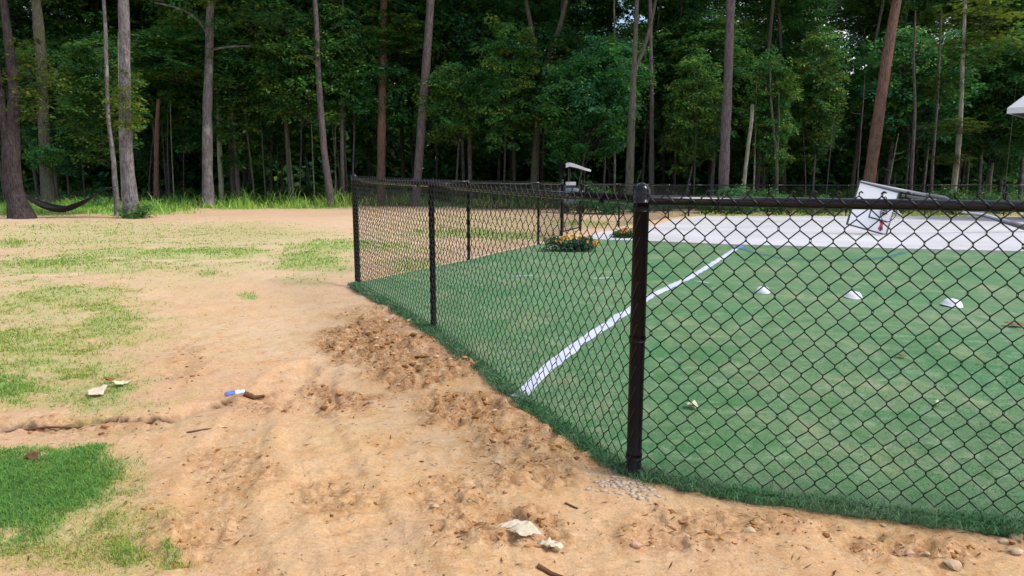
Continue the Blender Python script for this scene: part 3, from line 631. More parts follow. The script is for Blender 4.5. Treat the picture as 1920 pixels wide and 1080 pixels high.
for a in np.linspace(0, 2 * math.pi, 13)[:-1]:
    p0 = rc + .222 * (e1_ * math.cos(a) + e2_ * math.sin(a)); p1 = rc + U / np.linalg.norm(U) * .22 + .12 * (e1_ * math.cos(a + .6) + e2_ * math.sin(a + .6)) + np.array([0, 0, -.10])
    nt_.tube([p0, (p0 + p1) / 2 + [0, 0, -.02], p1], .005, 4, cap=False)
at(nt_, gorg).build('net', M['white_plastic'], hoop)
at(MB().tube([D(1613, 341, Yb + .07), D(1682, 355, Yb + .1), D(1740, 366, Yb + .15)], .034, 10), gorg).build('lift_arm', M['steel_grey'], hoop)
at(MB().tube([D(1690, 366, Yb + .1), D(1745, 374, Yb + .15), D(1775, 378, Yb + .2)], .028, 10), gorg).build('lift_arm', M['steel_dark'], hoop)
at(MB().tube([D(1735, 365, Yb + .15), D(1770, 371, Yb + .2), D(1806, 394, Yb + .35), D(1850, 404, Yb + .6), D(1925, 428, Yb + .9), D(1990, 446, Yb + 1.0)], [.045, .05, .06, .062, .064, .064], 14), gorg).build('pole', M['steel_dark'], hoop)
at(MB().tube([D(1800, 397, Yb + .27), D(1845, 402, Yb + .5), D(1893, 416, Yb + .7)], .03, 10), gorg).build('pole_sleeve', M['steel_grey'], hoop)
bs = D(2030, 450, Yb + 1.0); mb = MB(); zb = float(zg(bs[0], bs[1])) + .05
pr = [(.50, 0), (.52, .06), (.50, .22), (.40, .30), (.15, .33)]
mb.tube([(bs[0], bs[1], zb + z) for _, z in pr], [a for a, _ in pr], 24, flat=.7); at(mb, gorg).build('water_base', M['rubber'], hoop)

# ------------------------------------------------------------------ foliage library
def leaf_cloud(centers, radii, nper, lsize, droop=.35, flat=.35, seed=0, spread=1.0, tones=None):
    r = np.random.default_rng(seed); k = len(centers); n = k * nper
    c = np.repeat(centers, nper, 0); rad = np.repeat(radii, nper)
    a = r.uniform(0, 2 * math.pi, n); q = np.sqrt(r.random(n)); h = r.normal(0, flat, n)
    tilt = np.repeat(r.normal(0, .35, (k, 2)), nper, 0)
    off = np.c_[q * np.cos(a), q * np.sin(a), h * (1 - q * .5)]; off[:, 2] += tilt[:, 0] * off[:, 0] + tilt[:, 1] * off[:, 1] - droop * q * q
    p = c + off * rad[:, None]
    b = a + r.normal(0, .9, n); d = np.c_[np.cos(b), np.sin(b), r.normal(-.35, .4, n)]; d /= np.linalg.norm(d, axis=1)[:, None]
    up = np.c_[r.normal(0, .45, n), r.normal(0, .45, n), np.ones(n)]; sx = np.cross(d, up); sx /= np.linalg.norm(sx, axis=1)[:, None] + 1e-9
    L_ = lsize * r.uniform(.6, 1.35, n)[:, None]; W_ = L_ * r.uniform(.42, .62, n)[:, None] * spread
    nm = np.cross(sx, d)
    v = np.stack([p, p + d * L_ * .45 + sx * W_ * .5 + nm * L_ * .06, p + d * L_, p + d * L_ * .45 - sx * W_ * .5 + nm * L_ * .06], 1).reshape(-1, 3)
    f = np.arange(n)[:, None] * 4 + np.arange(4)[None]
    t = np.repeat(r.uniform(.45, 1.5, k), nper) * r.uniform(.75, 1.25, n)
    base = np.array(tones if tones is not None else [[.042, .165, .045], [.075, .215, .045], [.045, .175, .075], [.155, .265, .045]])
    ci = np.repeat(r.integers(0, len(base), k), nper); mixv = r.random(n) < .25; ci = np.where(mixv, r.integers(0, len(base), n), ci)
    col = base[ci] * t[:, None]
    return v, f, np.repeat(col, 4, 0)
def crown_mesh(name, rx, rz, ns, nper, lsize, sr, seed, low=-1.0, hollow=.35, **kw):
    """sprays of leaves filling an uneven crown, and the limbs that carry them"""
    r = np.random.default_rng(seed); pts = []
    lob = r.normal(0, 1, (7, 3)); lob /= np.linalg.norm(lob, axis=1)[:, None]
    while len(pts) < ns:
        q = r.uniform(-1, 1, 3); l = np.linalg.norm(q)
        if l > 1 or l < hollow * r.random() or q[2] < low: continue
        e = max(float((lob @ (q / (l + 1e-6))).max()), 0)
        if l > .5 + .55 * e: continue
        pts.append(q * (rx, rx, rz))
    pts = np.array(pts); rad = r.uniform(.6, 1.25, ns) * sr
    v, f, c = leaf_cloud(pts, rad, nper, lsize, seed=seed + 1, **kw)
    me = fastmesh(name, v, f, 4, c)
    mb = MB()
    for p in pts[::3]:
        s = np.array([0, 0, p[2] - .45 * np.hypot(p[0], p[1]) - .2]); m_ = (s + p) / 2 + np.array([0, 0, .12])
        mb.tube([s, m_, p], [.028 * rx / 2, .018 * rx / 2, .006], 4, cap=False)
    lm = bpy.data.meshes.new('limbs'); lm.from_pydata(np.concatenate(mb.v).tolist(), [], mb.f)
    return me, lm
CR = {}
for i in range(4): CR['broad%d' % i] = crown_mesh('crown', 2.6, 3.0, 220, 84, .18, .60, 100 + i, flat=.22)
for i in range(3): CR['tall%d' % i] = crown_mesh('crown', 1.7, 4.0, 190, 80, .17, .50, 200 + i, flat=.22)
for i in range(3): CR['bush%d' % i] = crown_mesh('crown', 1.2, .9, 60, 60, .13, .42, 300 + i, low=-.6, flat=.3)
for i in range(2): CR['sprig%d' % i] = crown_mesh('crown', .9, 1.6, 34, 40, .15, .42, 400 + i, flat=.18, tones=[[.07, .13, .03], [.05, .12, .035]])
for i in range(2): CR['pine%d' % i] = crown_mesh('crown', 2.6, 2.6, 70, 90, .26, .55, 500 + i, flat=.4, spread=.22, tones=[[.03, .075, .03], [.04, .09, .03]])
for k, (a, b) in CR.items():
    a.materials.append(M['needle'] if k.startswith('pine') else M['leaf_yellow'] if k.startswith('sprig') else M['leaf']); b.materials.append(M['bark_dark'])
def add_crown(tree, key, loc, sc=1.0, rot=None, limbs=True):
    s = sc if isinstance(sc, tuple) else (sc, sc, sc)
    rz = rng.uniform(0, 6.28) if rot is None else rot
    for nm, me in (('crown', CR[key][0]), ('limbs', CR[key][1])):
        if nm == 'limbs' and not limbs: continue
        o = bpy.data.objects.new(nm, me); COL.objects.link(o); o.parent = tree; o.location = loc; o.scale = s; o.rotation_euler = (0, 0, rz)
def trunk_tube(mb, pts, rad, seed=0, n=10):
    pts = np.asarray(pts, float); rad = np.asarray(rad, float)
    d = np.r_[0, np.cumsum(np.linalg.norm(np.diff(pts, axis=0), axis=1))]; m = max(8, int(d[-1] / .45)); t = np.linspace(0, d[-1], m)
    q = np.c_[np.interp(t, d, pts[:, 0]), np.interp(t, d, pts[:, 1]), np.interp(t, d, pts[:, 2])]
    for _ in range(2): q[1:-1] = (q[:-2] + 2 * q[1:-1] + q[2:]) / 4
    rr_ = np.interp(t, d, rad); r2 = np.random.default_rng(seed)
    q[1:, :2] += np.cumsum(r2.normal(0, .008, (m - 1, 2)), 0) * .6; rr_ = rr_ * (1 + r2.normal(0, .035, m))
    mb.tube(q, rr_, n); return q

# ------------------------------------------------------------------ the named trees along the edge of the woods
def tree(label, path, Y, bark, crown=None, top=15.0, extra=(), forks=(), ends=False, name='tree', group=None):
    """path: (px, py, width px) from the foot up, all at distance Y"""
    b = D(path[0][0], path[0][1], Y); base = np.array([b[0], Y, float(zg(b[0], Y))])
    t = thing(name, label, 'tree', base, group)
    pts = [base - [0, 0, .25]]; rad = [path[0][2] / 2 * Y / F_PX * 1.25]
    pts.append(base + [0, 0, .12]); rad.append(path[0][2] / 2 * Y / F_PX)
    for (px, py, wp) in path[1:]: pts.append(D(px, py, Y)); rad.append(wp / 2 * Y / F_PX)
    if not ends:
        dv = pts[-1] - pts[-2]; dv = dv / max(dv[2], .3); k = max(top - pts[-1][2], 1); pts.append(pts[-1] + dv * k * .6 + [0, 0, k * .4]); rad.append(rad[-1] * .45)
    mb = MB(); q = trunk_tube(mb, pts, rad, int(path[0][0]))
    for fk in forks:
        fp = [D(a, b_, Y) for a, b_, _ in fk]; trunk_tube(mb, fp, [w_ / 2 * Y / F_PX for *_, w_ in fk], 7, 8)
    at(mb, base).build('trunk', M[bark], t)
    if crown and not ends: add_crown(t, crown, tuple(pts[-1] - base - np.array([0, 0, 1.0])), rng.uniform(1.0, 1.3))
    for (key, px, py, sc, dy) in extra:
        p = D(px, py, Y + dy) - base; add_crown(t, key, tuple(p), sc)
    return t
tree('leaning dark trunk at the far left edge, hammock tied to it', [(43, 411, 42), (33, 385, 36), (24, 358, 31), (20, 285, 28), (26, 236, 22), (26, 163, 16), (18, 81, 15), (8, 0, 12)], 25.9, 'bark_dark', 'broad0', forks=[[(20, 290, 22), (8, 220, 18), (-6, 120, 14), (-20, 0, 11)]], extra=[('sprig0', 60, 150, 1.0, .5)])
tree('grey-green trunk behind the hammock', [(90, 359, 26), (83, 290, 19), (79, 183, 17), (77, 122, 18), (71, 40, 17), (67, 0, 15)], 36, 'bark_moss', 'broad1', extra=[('tall0', 95, 200, (1.1, 1.1, .9), 1.5), ('bush1', 86, 290, .7, -.6)])
tree('thick pale grey lichen-spotted trunk standing in front at the grass edge', [(250, 405, 32), (243, 358, 26), (237, 285, 22), (235, 163, 20), (232, 0, 18)], 26.6, 'bark_grey', 'broad2', extra=[('sprig1', 232, 185, (.8, .8, .7), -.5), ('bush0', 255, 400, (.55, .55, .5), -.3)])
tree('thin trunk just left of the thick pale grey trunk', [(219, 392, 10), (212, 285, 8), (203, 228, 7), (198, 40, 6), (195, 0, 6)], 28.5, 'bark_grey', 'tall1', extra=[('tall2', 190, 200, (.9, .9, .7), 1)])
tree('very thin stem touching the left side of the thick pale grey trunk', [(231, 395, 5), (227, 290, 5), (224, 190, 4), (222, 60, 3)], 27.2, 'bark_pale', None, ends=True)
tree('short pale brown broken trunk in the dark left of the straight grey trunk', [(290, 357, 9), (294, 250, 8), (297, 186, 6)], 37, 'bark_red', None, ends=True, name='snag')
tree('straight grey trunk at the bright grass edge, upswept limbs above', [(391, 389, 25), (389, 330, 19), (389, 203, 17), (392, 122, 15), (395, 0, 13)], 35.2, 'bark_grey', 'broad3', forks=[[(392, 70, 7), (372, 30, 5), (330, 12, 4), (290, 5, 3)], [(393, 95, 5), (420, 88, 4), (470, 86, 3)]], extra=[('broad1', 330, 110, (1.1, 1.1, .5), 1.5), ('pine0', 470, 60, (1.3, 1.3, .5), 1)])
tree('thin tan trunk close behind the straight grey trunk', [(414, 350, 9), (411, 250, 9), (407, 110, 8), (404, 20, 6)], 38, 'bark_pale', 'tall0')
tree('plain brown trunk second right of the straight grey trunk', [(439, 363, 12), (433, 260, 11), (427, 110, 10), (424, 0, 8)], 38.5, 'bark_plum', 'tall1')
tree('bare grey crooked-armed sapling in the dark middle of the left woods', [(549, 356, 7), (540, 280, 7), (530, 150, 5), (526, 80, 4)], 39, 'bark_pale', None, ends=True, forks=[[(533, 187, 4), (548, 190, 3), (562, 186, 2)], [(532, 187, 4), (521, 184, 3)]])
tree('dark trunk leaning left just beyond the fence end post', [(622, 386, 15), (608, 285, 12), (598, 165, 11), (593, 40, 9), (590, 0, 8)], 35.6, 'bark_plum', 'broad0', forks=[[(597, 108, 5), (575, 104, 3), (550, 106, 2)]])
tree('slim pale stem between the leaning dark trunk and the fence end post', [(644, 372, 7), (642, 280, 7), (642, 170, 6), (644, 60, 5)], 37.5, 'bark_moss', 'tall2')
tree('straight dark red pine trunk, first behind the fence', [(714, 370, 17), (715, 250, 16), (718, 60, 14), (719, 0, 13)], 38, 'bark_red', 'pine0', extra=[('broad2', 735, 60, (.9, .9, .5), 1)])
tree('brown pine trunk leaning right, second behind the fence', [(779, 368, 17), (783, 330, 16), (794, 180, 16), (807, 0, 14)], 36.5, 'bark_plum', 'pine1')
tree('forked brown trunk in the middle of the woods', [(1000, 375, 16), (1005, 280, 14), (1013, 150, 14), (1026, 110, 11), (1042, 75, 10), (1062, 0, 8)], 38, 'bark_moss', 'broad1', forks=[[(1013, 155, 11), (1000, 70, 9), (986, 0, 7)]])
tree('pale grey trunk standing behind the corner post, forked high up', [(1178, 378, 18), (1181, 330, 16), (1186, 210, 13), (1189, 140, 10), (1193, 60, 8), (1196, 0, 7)], 33.5, 'bark_moss', 'broad2', forks=[[(1189, 135, 8), (1207, 95, 7), (1222, 40, 6), (1230, 0, 5)]])
tree('thin grey trunk just right of the corner post', [(1222, 372, 11), (1222, 250, 9), (1221, 130, 8), (1219, 0, 6)], 36, 'bark_plum', 'tall0')
tree('tall straight plum-grey pine trunk over the left end of the slab', [(1356, 378, 20), (1358, 300, 19), (1363, 190, 17), (1370, 0, 15)], 32, 'bark_plum', 'pine0', extra=[('broad2', 1310, 95, (1.0, 1.0, .75), 7)])
tree('pale snapped-off trunk beside the straight plum-grey pine', [(1393, 380, 8), (1397, 320, 7), (1403, 270, 7), (1412, 215, 7), (1411, 196, 7)], 32.5, 'bark_pale', None, ends=True, name='snag')
tree('slender two-stemmed grey sapling right of the snapped-off trunk', [(1457, 378, 6), (1457, 290, 6), (1452, 255, 5), (1445, 190, 4), (1444, 120, 3)], 33, 'bark_moss', None, ends=True, forks=[[(1457, 285, 5), (1461, 230, 4), (1460, 170, 3)]], extra=[('sprig0', 1465, 150, (.8, .8, .5), .3)])
tree('thick red-brown pine trunk leaning right above the white backboard', [(1624, 388, 23), (1630, 335, 22), (1649, 200, 20), (1669, 60, 18), (1681, 0, 16)], 31, 'bark_red', 'pine1')
tree('pale slender tree with yellowish leaf sprays right of the backboard', [(1786, 394, 11), (1788, 350, 10), (1794, 300, 10), (1801, 230, 8), (1805, 130, 7), (1811, 0, 5)], 30.5, 'bark_pale', 'sprig1', extra=[('sprig0', 1790, 235, (1.1, 1.1, .25), -.3), ('sprig1', 1780, 295, (.9, .9, .2), -.2), ('sprig0', 1815, 90, (1.2, 1.2, .5), 0), ('sprig1', 1850, 20, (1.8, 1.8, .9), .3), ('sprig0', 1770, 160, (.7, .7, .5), .2)])
tree('bent thin stem between the leaning pine and the pale slender tree', [(1708, 378, 6), (1709, 320, 6), (1712, 270, 6), (1717, 200, 5), (1712, 130, 4), (1716, 20, 3)], 33, 'bark_plum', None, ends=True)
tree('straight thin stem left of the pale slender tree', [(1746, 378, 6), (1748, 300, 5), (1758, 180, 4), (1764, 20, 3)], 33.5, 'bark_plum', None, ends=True)
tree('short pale stem near the right edge, behind the toppled pole', [(1853, 380, 6), (1856, 340, 6), (1861, 305, 4)], 31.5, 'bark_moss', None, ends=True, name='snag')

# ------------------------------------------------------------------ forest fill: individual trees deeper in
rng = np.random.default_rng(23)
def fill_tree(x, y, dark=True, low=True):
    t = thing('forest_tree', 'slim shaded tree standing deep in the crowded woods', 'tree', (x, y, float(zg(x, y))), 'trees deep in the woods')
    hgt = rng.uniform(11, 17); r = rng.uniform(.05, .14)
    mb = MB(); lx, ly = rng.normal(0, .5, 2)
    trunk_tube(mb, [(0, 0, -.2), (lx * .2, ly * .2, hgt * .3), (lx * .8, ly * .8, hgt * .7), (lx, ly, hgt)], [r * 1.2, r, r * .75, r * .3], rng.integers(1e6), 7)
    mb.build('trunk', M[rng.choice(['bark_dark', 'bark_plum', 'bark_moss', 'bark_grey'])], t)
    add_crown(t, rng.choice(['broad0', 'broad1', 'broad2', 'broad3', 'tall0', 'tall1']), (lx, ly, hgt - 1.5), (1.25, 1.25, rng.uniform(.9, 1.2)), limbs=False)
    if low:
        zc = rng.uniform(6.2, 8.6) if x < -2 else rng.uniform(4.6, 7.6); add_crown(t, rng.choice(['broad0', 'broad1', 'broad2', 'broad3', 'tall0', 'tall1', 'tall2']), (rng.normal(0, .6), rng.normal(0, .4), zc), rng.uniform(.85, 1.2))
    return t
cnt = 0
for (ya, yb, step) in ((37.5, 42, 2.2), (42, 48, 2.4), (48, 57, 3.0)):
    x = -.86 * yb
    while x < .80 * yb:
        y = rng.uniform(ya, yb)
        if (.02 < x / y < .56 and rng.random() < (.25 if ya > 41 else .08)) or (-.62 < x / y < -.5 and ya > 41): pass
        elif -.84 * y < x < .80 * y: fill_tree(x, y, low=(rng.random() < .85)); cnt += 1
        x += step * rng.uniform(.7, 1.35)
print('fill trees', cnt)
for i in range(22):
    px = rng.uniform(255, 705) if i < 14 else rng.uniform(1130, 1900); Yt = rng.uniform(37.5, 41) if i < 14 else rng.uniform(33, 36); b = D(px, 370, Yt); t = thing('sapling', 'thin pale bare sapling stem in the dark understory at the edge of the woods', 'sapling', (b[0], Yt, float(zg(b[0], Yt))), 'bare sapling stems in the dark woods')
    mb = MB(); lx = rng.normal(0, .35); hh_ = rng.uniform(3.5, 8); r0 = rng.uniform(.022, .05)
    trunk_tube(mb, [(0, 0, -.2), (lx * .3, 0, hh_ * .4), (lx, 0, hh_)], [r0, r0 * .8, r0 * .4], i + 900, 6)
    for q in range(rng.integers(1, 4)):
        z0_ = hh_ * rng.uniform(.45, .9); a0 = rng.uniform(0, 6.28); l_ = rng.uniform(.4, 1.0)
        mb.tube([(lx * z0_ / hh_, 0, z0_), (lx * z0_ / hh_ + math.cos(a0) * l_ * .6, math.sin(a0) * l_ * .6, z0_ + .1 * l_), (lx * z0_ / hh_ + math.cos(a0) * l_, math.sin(a0) * l_, z0_ + .3 * l_)], [r0 * .4, r0 * .3, r0 * .12], 5, cap=False)
    mb.build('trunk', M[rng.choice(['bark_pale', 'bark_moss', 'bark_plum'])], t)
# leafy understory on the right, reaching lower
def understory(px, Y, zc, key, sc, label, grp):
    b = D(px, 380, Y); base = np.array([b[0], Y, float(zg(b[0], Y))])
    t = thing('understory_tree', label, 'tree', base, grp)
    mb = MB(); lx = rng.normal(0, .3); trunk_tube(mb, [(0, 0, -.2), (lx, 0, zc * .6), (lx * 1.3, 0, zc + .6)], [.055, .045, .02], int(px), 6)
    mb.build('trunk', M[rng.choice(['bark_moss', 'bark_plum', 'bark_dark'])], t)
    add_crown(t, key, (lx, 0, zc), sc); return t
for i, px in enumerate((860, 930, 1075, 1130, 1290, 1440, 1530, 1690, 1850, 1915)):
    understory(px + rng.uniform(-15, 15), rng.uniform(34, 37.5), rng.uniform(4.0, 6.2), rng.choice(['broad0', 'broad1', 'broad2', 'tall0', 'tall2']), rng.uniform(.75, 1.05), 'leafy dark green understory tree filling the woods behind the turf', 'understory trees behind the turf and slab')
for i, px in enumerate((10, 130, 160, 300, 480, 560, 660)):
    understory(px, rng.uniform(37, 40), rng.uniform(6.0, 7.4), rng.choice(['broad0', 'broad1', 'tall1']), rng.uniform(.75, 1.0), 'bright green leafy understory tree hanging over the left grass edge', 'understory trees over the left grass edge')
# bushes along the foot of the woods
def bush(px, py, sc, label, grp=None, Y=None):
    p = G(px, py) if Y is None else D(px, py, Y); z = float(zg(p[0], p[1]))
    t = thing('bush', label, 'bush', (p[0], p[1], z), grp); add_crown(t, rng.choice(['bush0', 'bush1', 'bush2']), (0, 0, .5 * sc), sc); return t
bush(488, 372, .85, 'round green bush standing alone in the bright grass'); bush(344, 372, .6, 'small dark bush left of the straight grey trunk')
for px in (420, 570, 600, 660, 700, 760, 830, 900, 960): bush(px + rng.uniform(-12, 12), 374, rng.uniform(.5, .9), 'low leafy bush along the foot of the woods behind the fence', 'low bushes along the foot of the woods')
for px in (1120, 1200, 1270, 1330, 1380, 1420, 1480, 1540, 1600, 1680, 1740, 1800, 1860, 1930): bush(px + rng.uniform(-20, 20), 380, rng.uniform(.5, 1.0), 'dark low bush behind the far fence', 'dark bushes behind the far fence', rng.uniform(29.5, 33))
# the far wood that reads as one mass
n = 4200; c = np.c_[rng.uniform(-68, 64, n), rng.uniform(57, 70, n), 7.6 * rng.random(n) ** 1.6]; c[:, 2] += zg(c[:, 0], c[:, 1])
v, f, col = leaf_cloud(c, rng.uniform(1.0, 2.0, n), 80, .66, seed=77, flat=.6)
o = link('far_forest', fastmesh('far_forest', v, f, 4, col), M['leaf']); o['kind'] = 'stuff'
# leafy forest-floor undergrowth
n = 1500; yy = rng.uniform(34.5, 58, n); xx = rng.uniform(-1, 1, n) * .85 * yy; c = np.c_[xx, yy, zg(xx, yy) + rng.uniform(0, .35, n)]
c = c[~((c[:, 1] < 36.5) & (c[:, 0] > -11) & (c[:, 0] < -4))]
v, f, col = leaf_cloud(c, rng.uniform(.35, .8, len(c)), 34, .16, seed=78, flat=.4)
o = link('undergrowth', fastmesh('undergrowth', v, f, 4, col), M['leaf']); o['kind'] = 'stuff'

# ------------------------------------------------------------------ hammock
Yh = 26.2; a = D(30, 358, Yh); b = D(219, 350, Yh + 2)
hm = thing('hammock', 'dark sagging hammock tied between the leaning dark trunk and a thin trunk', 'hammock', D(110, 392, Yh))
orgh = D(110, 392, Yh)
px_ = [(46, 364), (60, 374), (80, 382), (100, 387), (115, 388), (135, 384), (155, 377), (172, 369), (186, 359)]
ctr = resample(np.array([(p[0], p[1]) for p in px_], float), 25)
rows = []
for i, (px, py) in enumerate(ctr):
    t = i / 24; wd = .03 + .36 * math.sin(math.pi * t) ** .8; p = D(px, py, Yh + 1.2 * t)
    for j in range(7):
        q = j / 3 - 1; rows.append(p + np.array([0, q * wd, -.20 * math.sin(math.pi * t) * (1 - q * q) + .02 * q]))
mb = MB(); mb.add(np.array(rows) - orgh, [(i * 7 + j, (i + 1) * 7 + j, (i + 1) * 7 + j + 1, i * 7 + j + 1) for i in range(24) for j in range(6)])
ho = mb.build('cloth', M['hammock'], hm); so = ho.modifiers.new('thickness', 'SOLIDIFY'); so.thickness = .012
at(MB().tube([a, D(38, 361, Yh), D(46, 364, Yh)], .018, 6), orgh).build('strap', M['hammock'], hm); at(MB().tube([D(186, 359, Yh + 1.2), D(200, 353, Yh + 1.6), b], .018, 6), orgh).build('strap', M['hammock'], hm)
at(MB().tube([D(111, 391, Yh + .5), D(112, 396, Yh + .5)], [.03, .012], 6), orgh).build('hanging_pouch', M['hammock'], hm)

# ------------------------------------------------------------------ covered buggy beyond the gate, and the roof corner of a building
Yk = 31.0
kb = D(1083, 392, Yk); korg = np.array([kb[0], Yk, float(zg(kb[0], Yk))])
ca_ = thing('garden_buggy', 'small blue-grey buggy with tilted pale canopy parked at the woods beyond the gate', 'buggy', korg)
def kp(px, py, dy=0): return D(px, py, Yk + dy)
mb = MB(); rf = []
for i, (px, py) in enumerate(((1061, 306), (1068, 304.5), (1077, 307), (1087, 310.5), (1098, 315), (1108, 318))):
    wd = .28 if i < 5 else .2; rf += [kp(px, py, -wd), kp(px, py, wd), kp(px, py + 8.5 - i * .9, -wd), kp(px, py + 8.5 - i * .9, wd)]
mb.add(rf, [q for i in range(5) for q in ((i * 4, i * 4 + 4, i * 4 + 5, i * 4 + 1), (i * 4 + 2, i * 4 + 3, i * 4 + 7, i * 4 + 6), (i * 4, i * 4 + 2, i * 4 + 6, i * 4 + 4), (i * 4 + 1, i * 4 + 5, i * 4 + 7, i * 4 + 3))] + [(0, 1, 3, 2), (20, 22, 23, 21)])
at(mb, korg).build('canopy', M['tarp'], ca_, False)
for px, y0, y1 in ((1066, 313, 360), (1096, 320, 362)):
    for dy in (-.24, .24): at(MB().tube([kp(px, y0, dy), kp(px - 1, y1, dy)], .014, 6), korg).build('canopy_post', M['steel_dark'], ca_)
at(MB().tube([kp(1053, 366), kp(1055, 362), kp(1064, 359), kp(1084, 362), kp(1092, 368)], [.2, .27, .30, .26, .18], 10, flat=1), korg).build('body', M['cart_body'], ca_)
at(MB().box(kp(1074, 374), (.85, .62, .30)), korg).build('chassis', M['cart_body'], ca_, False)
at(MB().box(kp(1070, 344), (.40, .5, .14)), korg).build('seat', M['tarp'], ca_, False)
for px in (1060, 1088):
    for dy in (-.3, .3):
        c_ = kp(px, 400, dy); c_[2] = korg[2] + .19
        at(MB().tube([c_ + [0, -.06, 0], c_ + [0, -.03, 0], c_ + [0, .03, 0], c_ + [0, .06, 0]], [.15, .19, .19, .15], 16), korg).build('wheel', M['rubber'], ca_)
hb0 = D(1888, 208, 24.0); hb = np.array([hb0[0], 24.0, float(zg(17, 24))]); ez = hb0[2] - hb[2]
hs = thing('outbuilding', 'pale roof corner of a small building poking in at the right edge', 'building', hb); hs.rotation_euler = (0, 0, R(-44))
W_, D_ = 4.6, 5.2
MB().box((W_ / 2, D_ / 2, ez / 2 - .2), (W_ - 1.9, D_ - 1.9, ez + .2)).build('wall', M['wall_white'], hs, False)
mb = MB(); mb.add([(0, 0, ez + .09), (W_, 0, ez + .09), (W_, D_, ez + .09), (0, D_, ez + .09), (W_ / 2, D_ / 2, ez + 2.7)], [(0, 1, 4), (1, 2, 4), (2, 3, 4), (3, 0, 4)]); mb.build('roof', M['roof_white'], hs, False)
mb = MB()
for c_, d_ in (((W_ / 2, .015, ez), (W_, .03, .17)), ((W_ / 2, D_ - .015, ez), (W_, .03, .17)), ((.015, D_ / 2, ez), (.03, D_ - .062, .168)), ((W_ - .015, D_ / 2, ez), (.03, D_ - .062, .168))): mb.box(c_, d_)
mb.build('fascia', M['roof_white'], hs, False)
MB().box((W_ / 2, D_ / 2, ez - .05), (W_ - .08, D_ - .08, .03)).build('soffit', M['soffit'], hs, False)

# ------------------------------------------------------------------ flowers at the back of the turf
def flowers(px, py, wpx, hpx, n_fl, label, petal, tones, spots):
    p = G(px, py, .03); s = p[1] / F_PX; rx = wpx / 2 * s; hz = hpx * s
    t = thing('flower_clump', label, 'flowers', p)
    r2 = np.random.default_rng(int(px)); c = np.c_[r2.uniform(-1, 1, 46) * rx, r2.uniform(-.25, .25, 46), r2.uniform(.15, .8, 46) * hz]
    v, f, col = leaf_cloud(c, np.full(46, .10), 26, .07, seed=int(px), flat=.4, tones=tones)
    link('foliage', fastmesh('foliage', v, f, 4, col), M['leaf'], t)
    for (sx, sz, k) in spots:
        for q in range(k):
            b = np.array([sx * rx + r2.normal(0, .05), r2.uniform(-.30, -.1), sz * hz + r2.normal(0, .03)]); mb = MB()
            for ring, (rr2, zz) in enumerate(((.034, 0), (.024, .012))):
                for a in np.arange(7) * 2 * math.pi / 7 + ring * .4:
                    d_ = np.array([math.cos(a), -.35, math.sin(a)]); e_ = np.array([-math.sin(a), 0, math.cos(a)])
                    o_ = b + np.array([0, -zz, 0]); mb.add([o_, o_ + d_ * rr2 * .6 + e_ * rr2 * .35, o_ + d_ * rr2, o_ + d_ * rr2 * .6 - e_ * rr2 * .35], [(0, 1, 2, 3)])
            mb.build('blossom', petal, t, False)
    return t
flowers(1068, 470, 80, 29, 6, 'dark green plant clump with yellow-orange blossoms at the turf edge', M['petal'], [[.018, .085, .045], [.012, .06, .03], [.025, .10, .05]], ((-.42, .85, 4), (-.28, .95, 3), (.12, 1.0, 4), (.3, .95, 2), (1.0, .65, 4), (1.12, .45, 2)))
flowers(1172, 446, 30, 16, 4, 'smaller orange-flowered plant at the slab end beside the corner post', M['petal_orange'], [[.05, .12, .03], [.10, .12, .03]], ((-.6, .9, 4), (0, 1.0, 3), (.5, .8, 2)))

# ------------------------------------------------------------------ small things lying about
def gz_(x, y): return float(ground_h(np.array([x]), np.array([y]))[0][0])
def stone(px, py, wpx, m, label, seed):
    p = G(px, py); s = wpx / 2 * np.hypot(p[0], p[1]) / F_PX; r2 = np.random.default_rng(seed)
    bm_v = IV.copy(); fs = [tuple(q) for q in IF]
    ed = {}; vs = list(bm_v); nf = []
    for (a, b, c) in fs:
        mid = []
        for e in ((a, b), (b, c), (c, a)):
            k = tuple(sorted(e))
            if k not in ed: q = (vs[e[0]] + vs[e[1]]) / 2; ed[k] = len(vs); vs.append(q / np.linalg.norm(q))
            mid.append(ed[k])
        nf += [(a, mid[0], mid[2]), (b, mid[1], mid[0]), (c, mid[2], mid[1]), tuple(mid)]
    v = np.array(vs); v /= np.linalg.norm(v, axis=1)[:, None]
    for _ in range(5): d_ = r2.normal(0, 1, 3); d_ /= np.linalg.norm(d_); k = v @ d_ > .62; v[k] -= np.outer((v[k] @ d_) - .62, d_)
    v = v * (1 + r2.normal(0, .04, (len(v), 1))) * np.array([1, r2.uniform(.7, .95), r2.uniform(.5, .7)]) * s
    a = r2.uniform(-.5, .5); c_, s_ = math.cos(a), math.sin(a); v = np.c_[v[:, 0] * c_ - v[:, 1] * s_, v[:, 0] * s_ + v[:, 1] * c_, v[:, 2]]
    mb = MB(); mb.add(v, nf); o = mb.build('stone', m, None, False); o.location = (p[0], p[1], gz_(p[0], p[1]) + s * .28); return tag(o, label, 'stone', 'stones on the dirt')
stone(1192, 1026, 26, M['rock_pink'], 'pinkish stone with a dark side near the bottom, below the corner post', 1)
stone(1404, 997, 26, M['rock'], 'pale stone on the dirt close in front of the right fence panel', 2)
stone(1788, 1062, 34, M['rock'], 'largest chunky stone at the bottom right', 3)
stone(1908, 1003, 26, M['rock'], 'stone against the turf edge at the right frame edge', 4)
stone(1882, 1011, 16, M['rock'], 'small rounded stone just left of the stone at the turf edge', 5)
stone(1905, 1033, 22, M['rock'], 'flat pale stone below the turf-edge stone at the right edge', 6)
stone(1703, 1040, 20, M['rock_pink'], 'reddish stone near the bottom, left of the largest stone', 7)
stone(1738, 1038, 12, M['rock'], 'tiny pale stone between the reddish and the largest stone', 8)
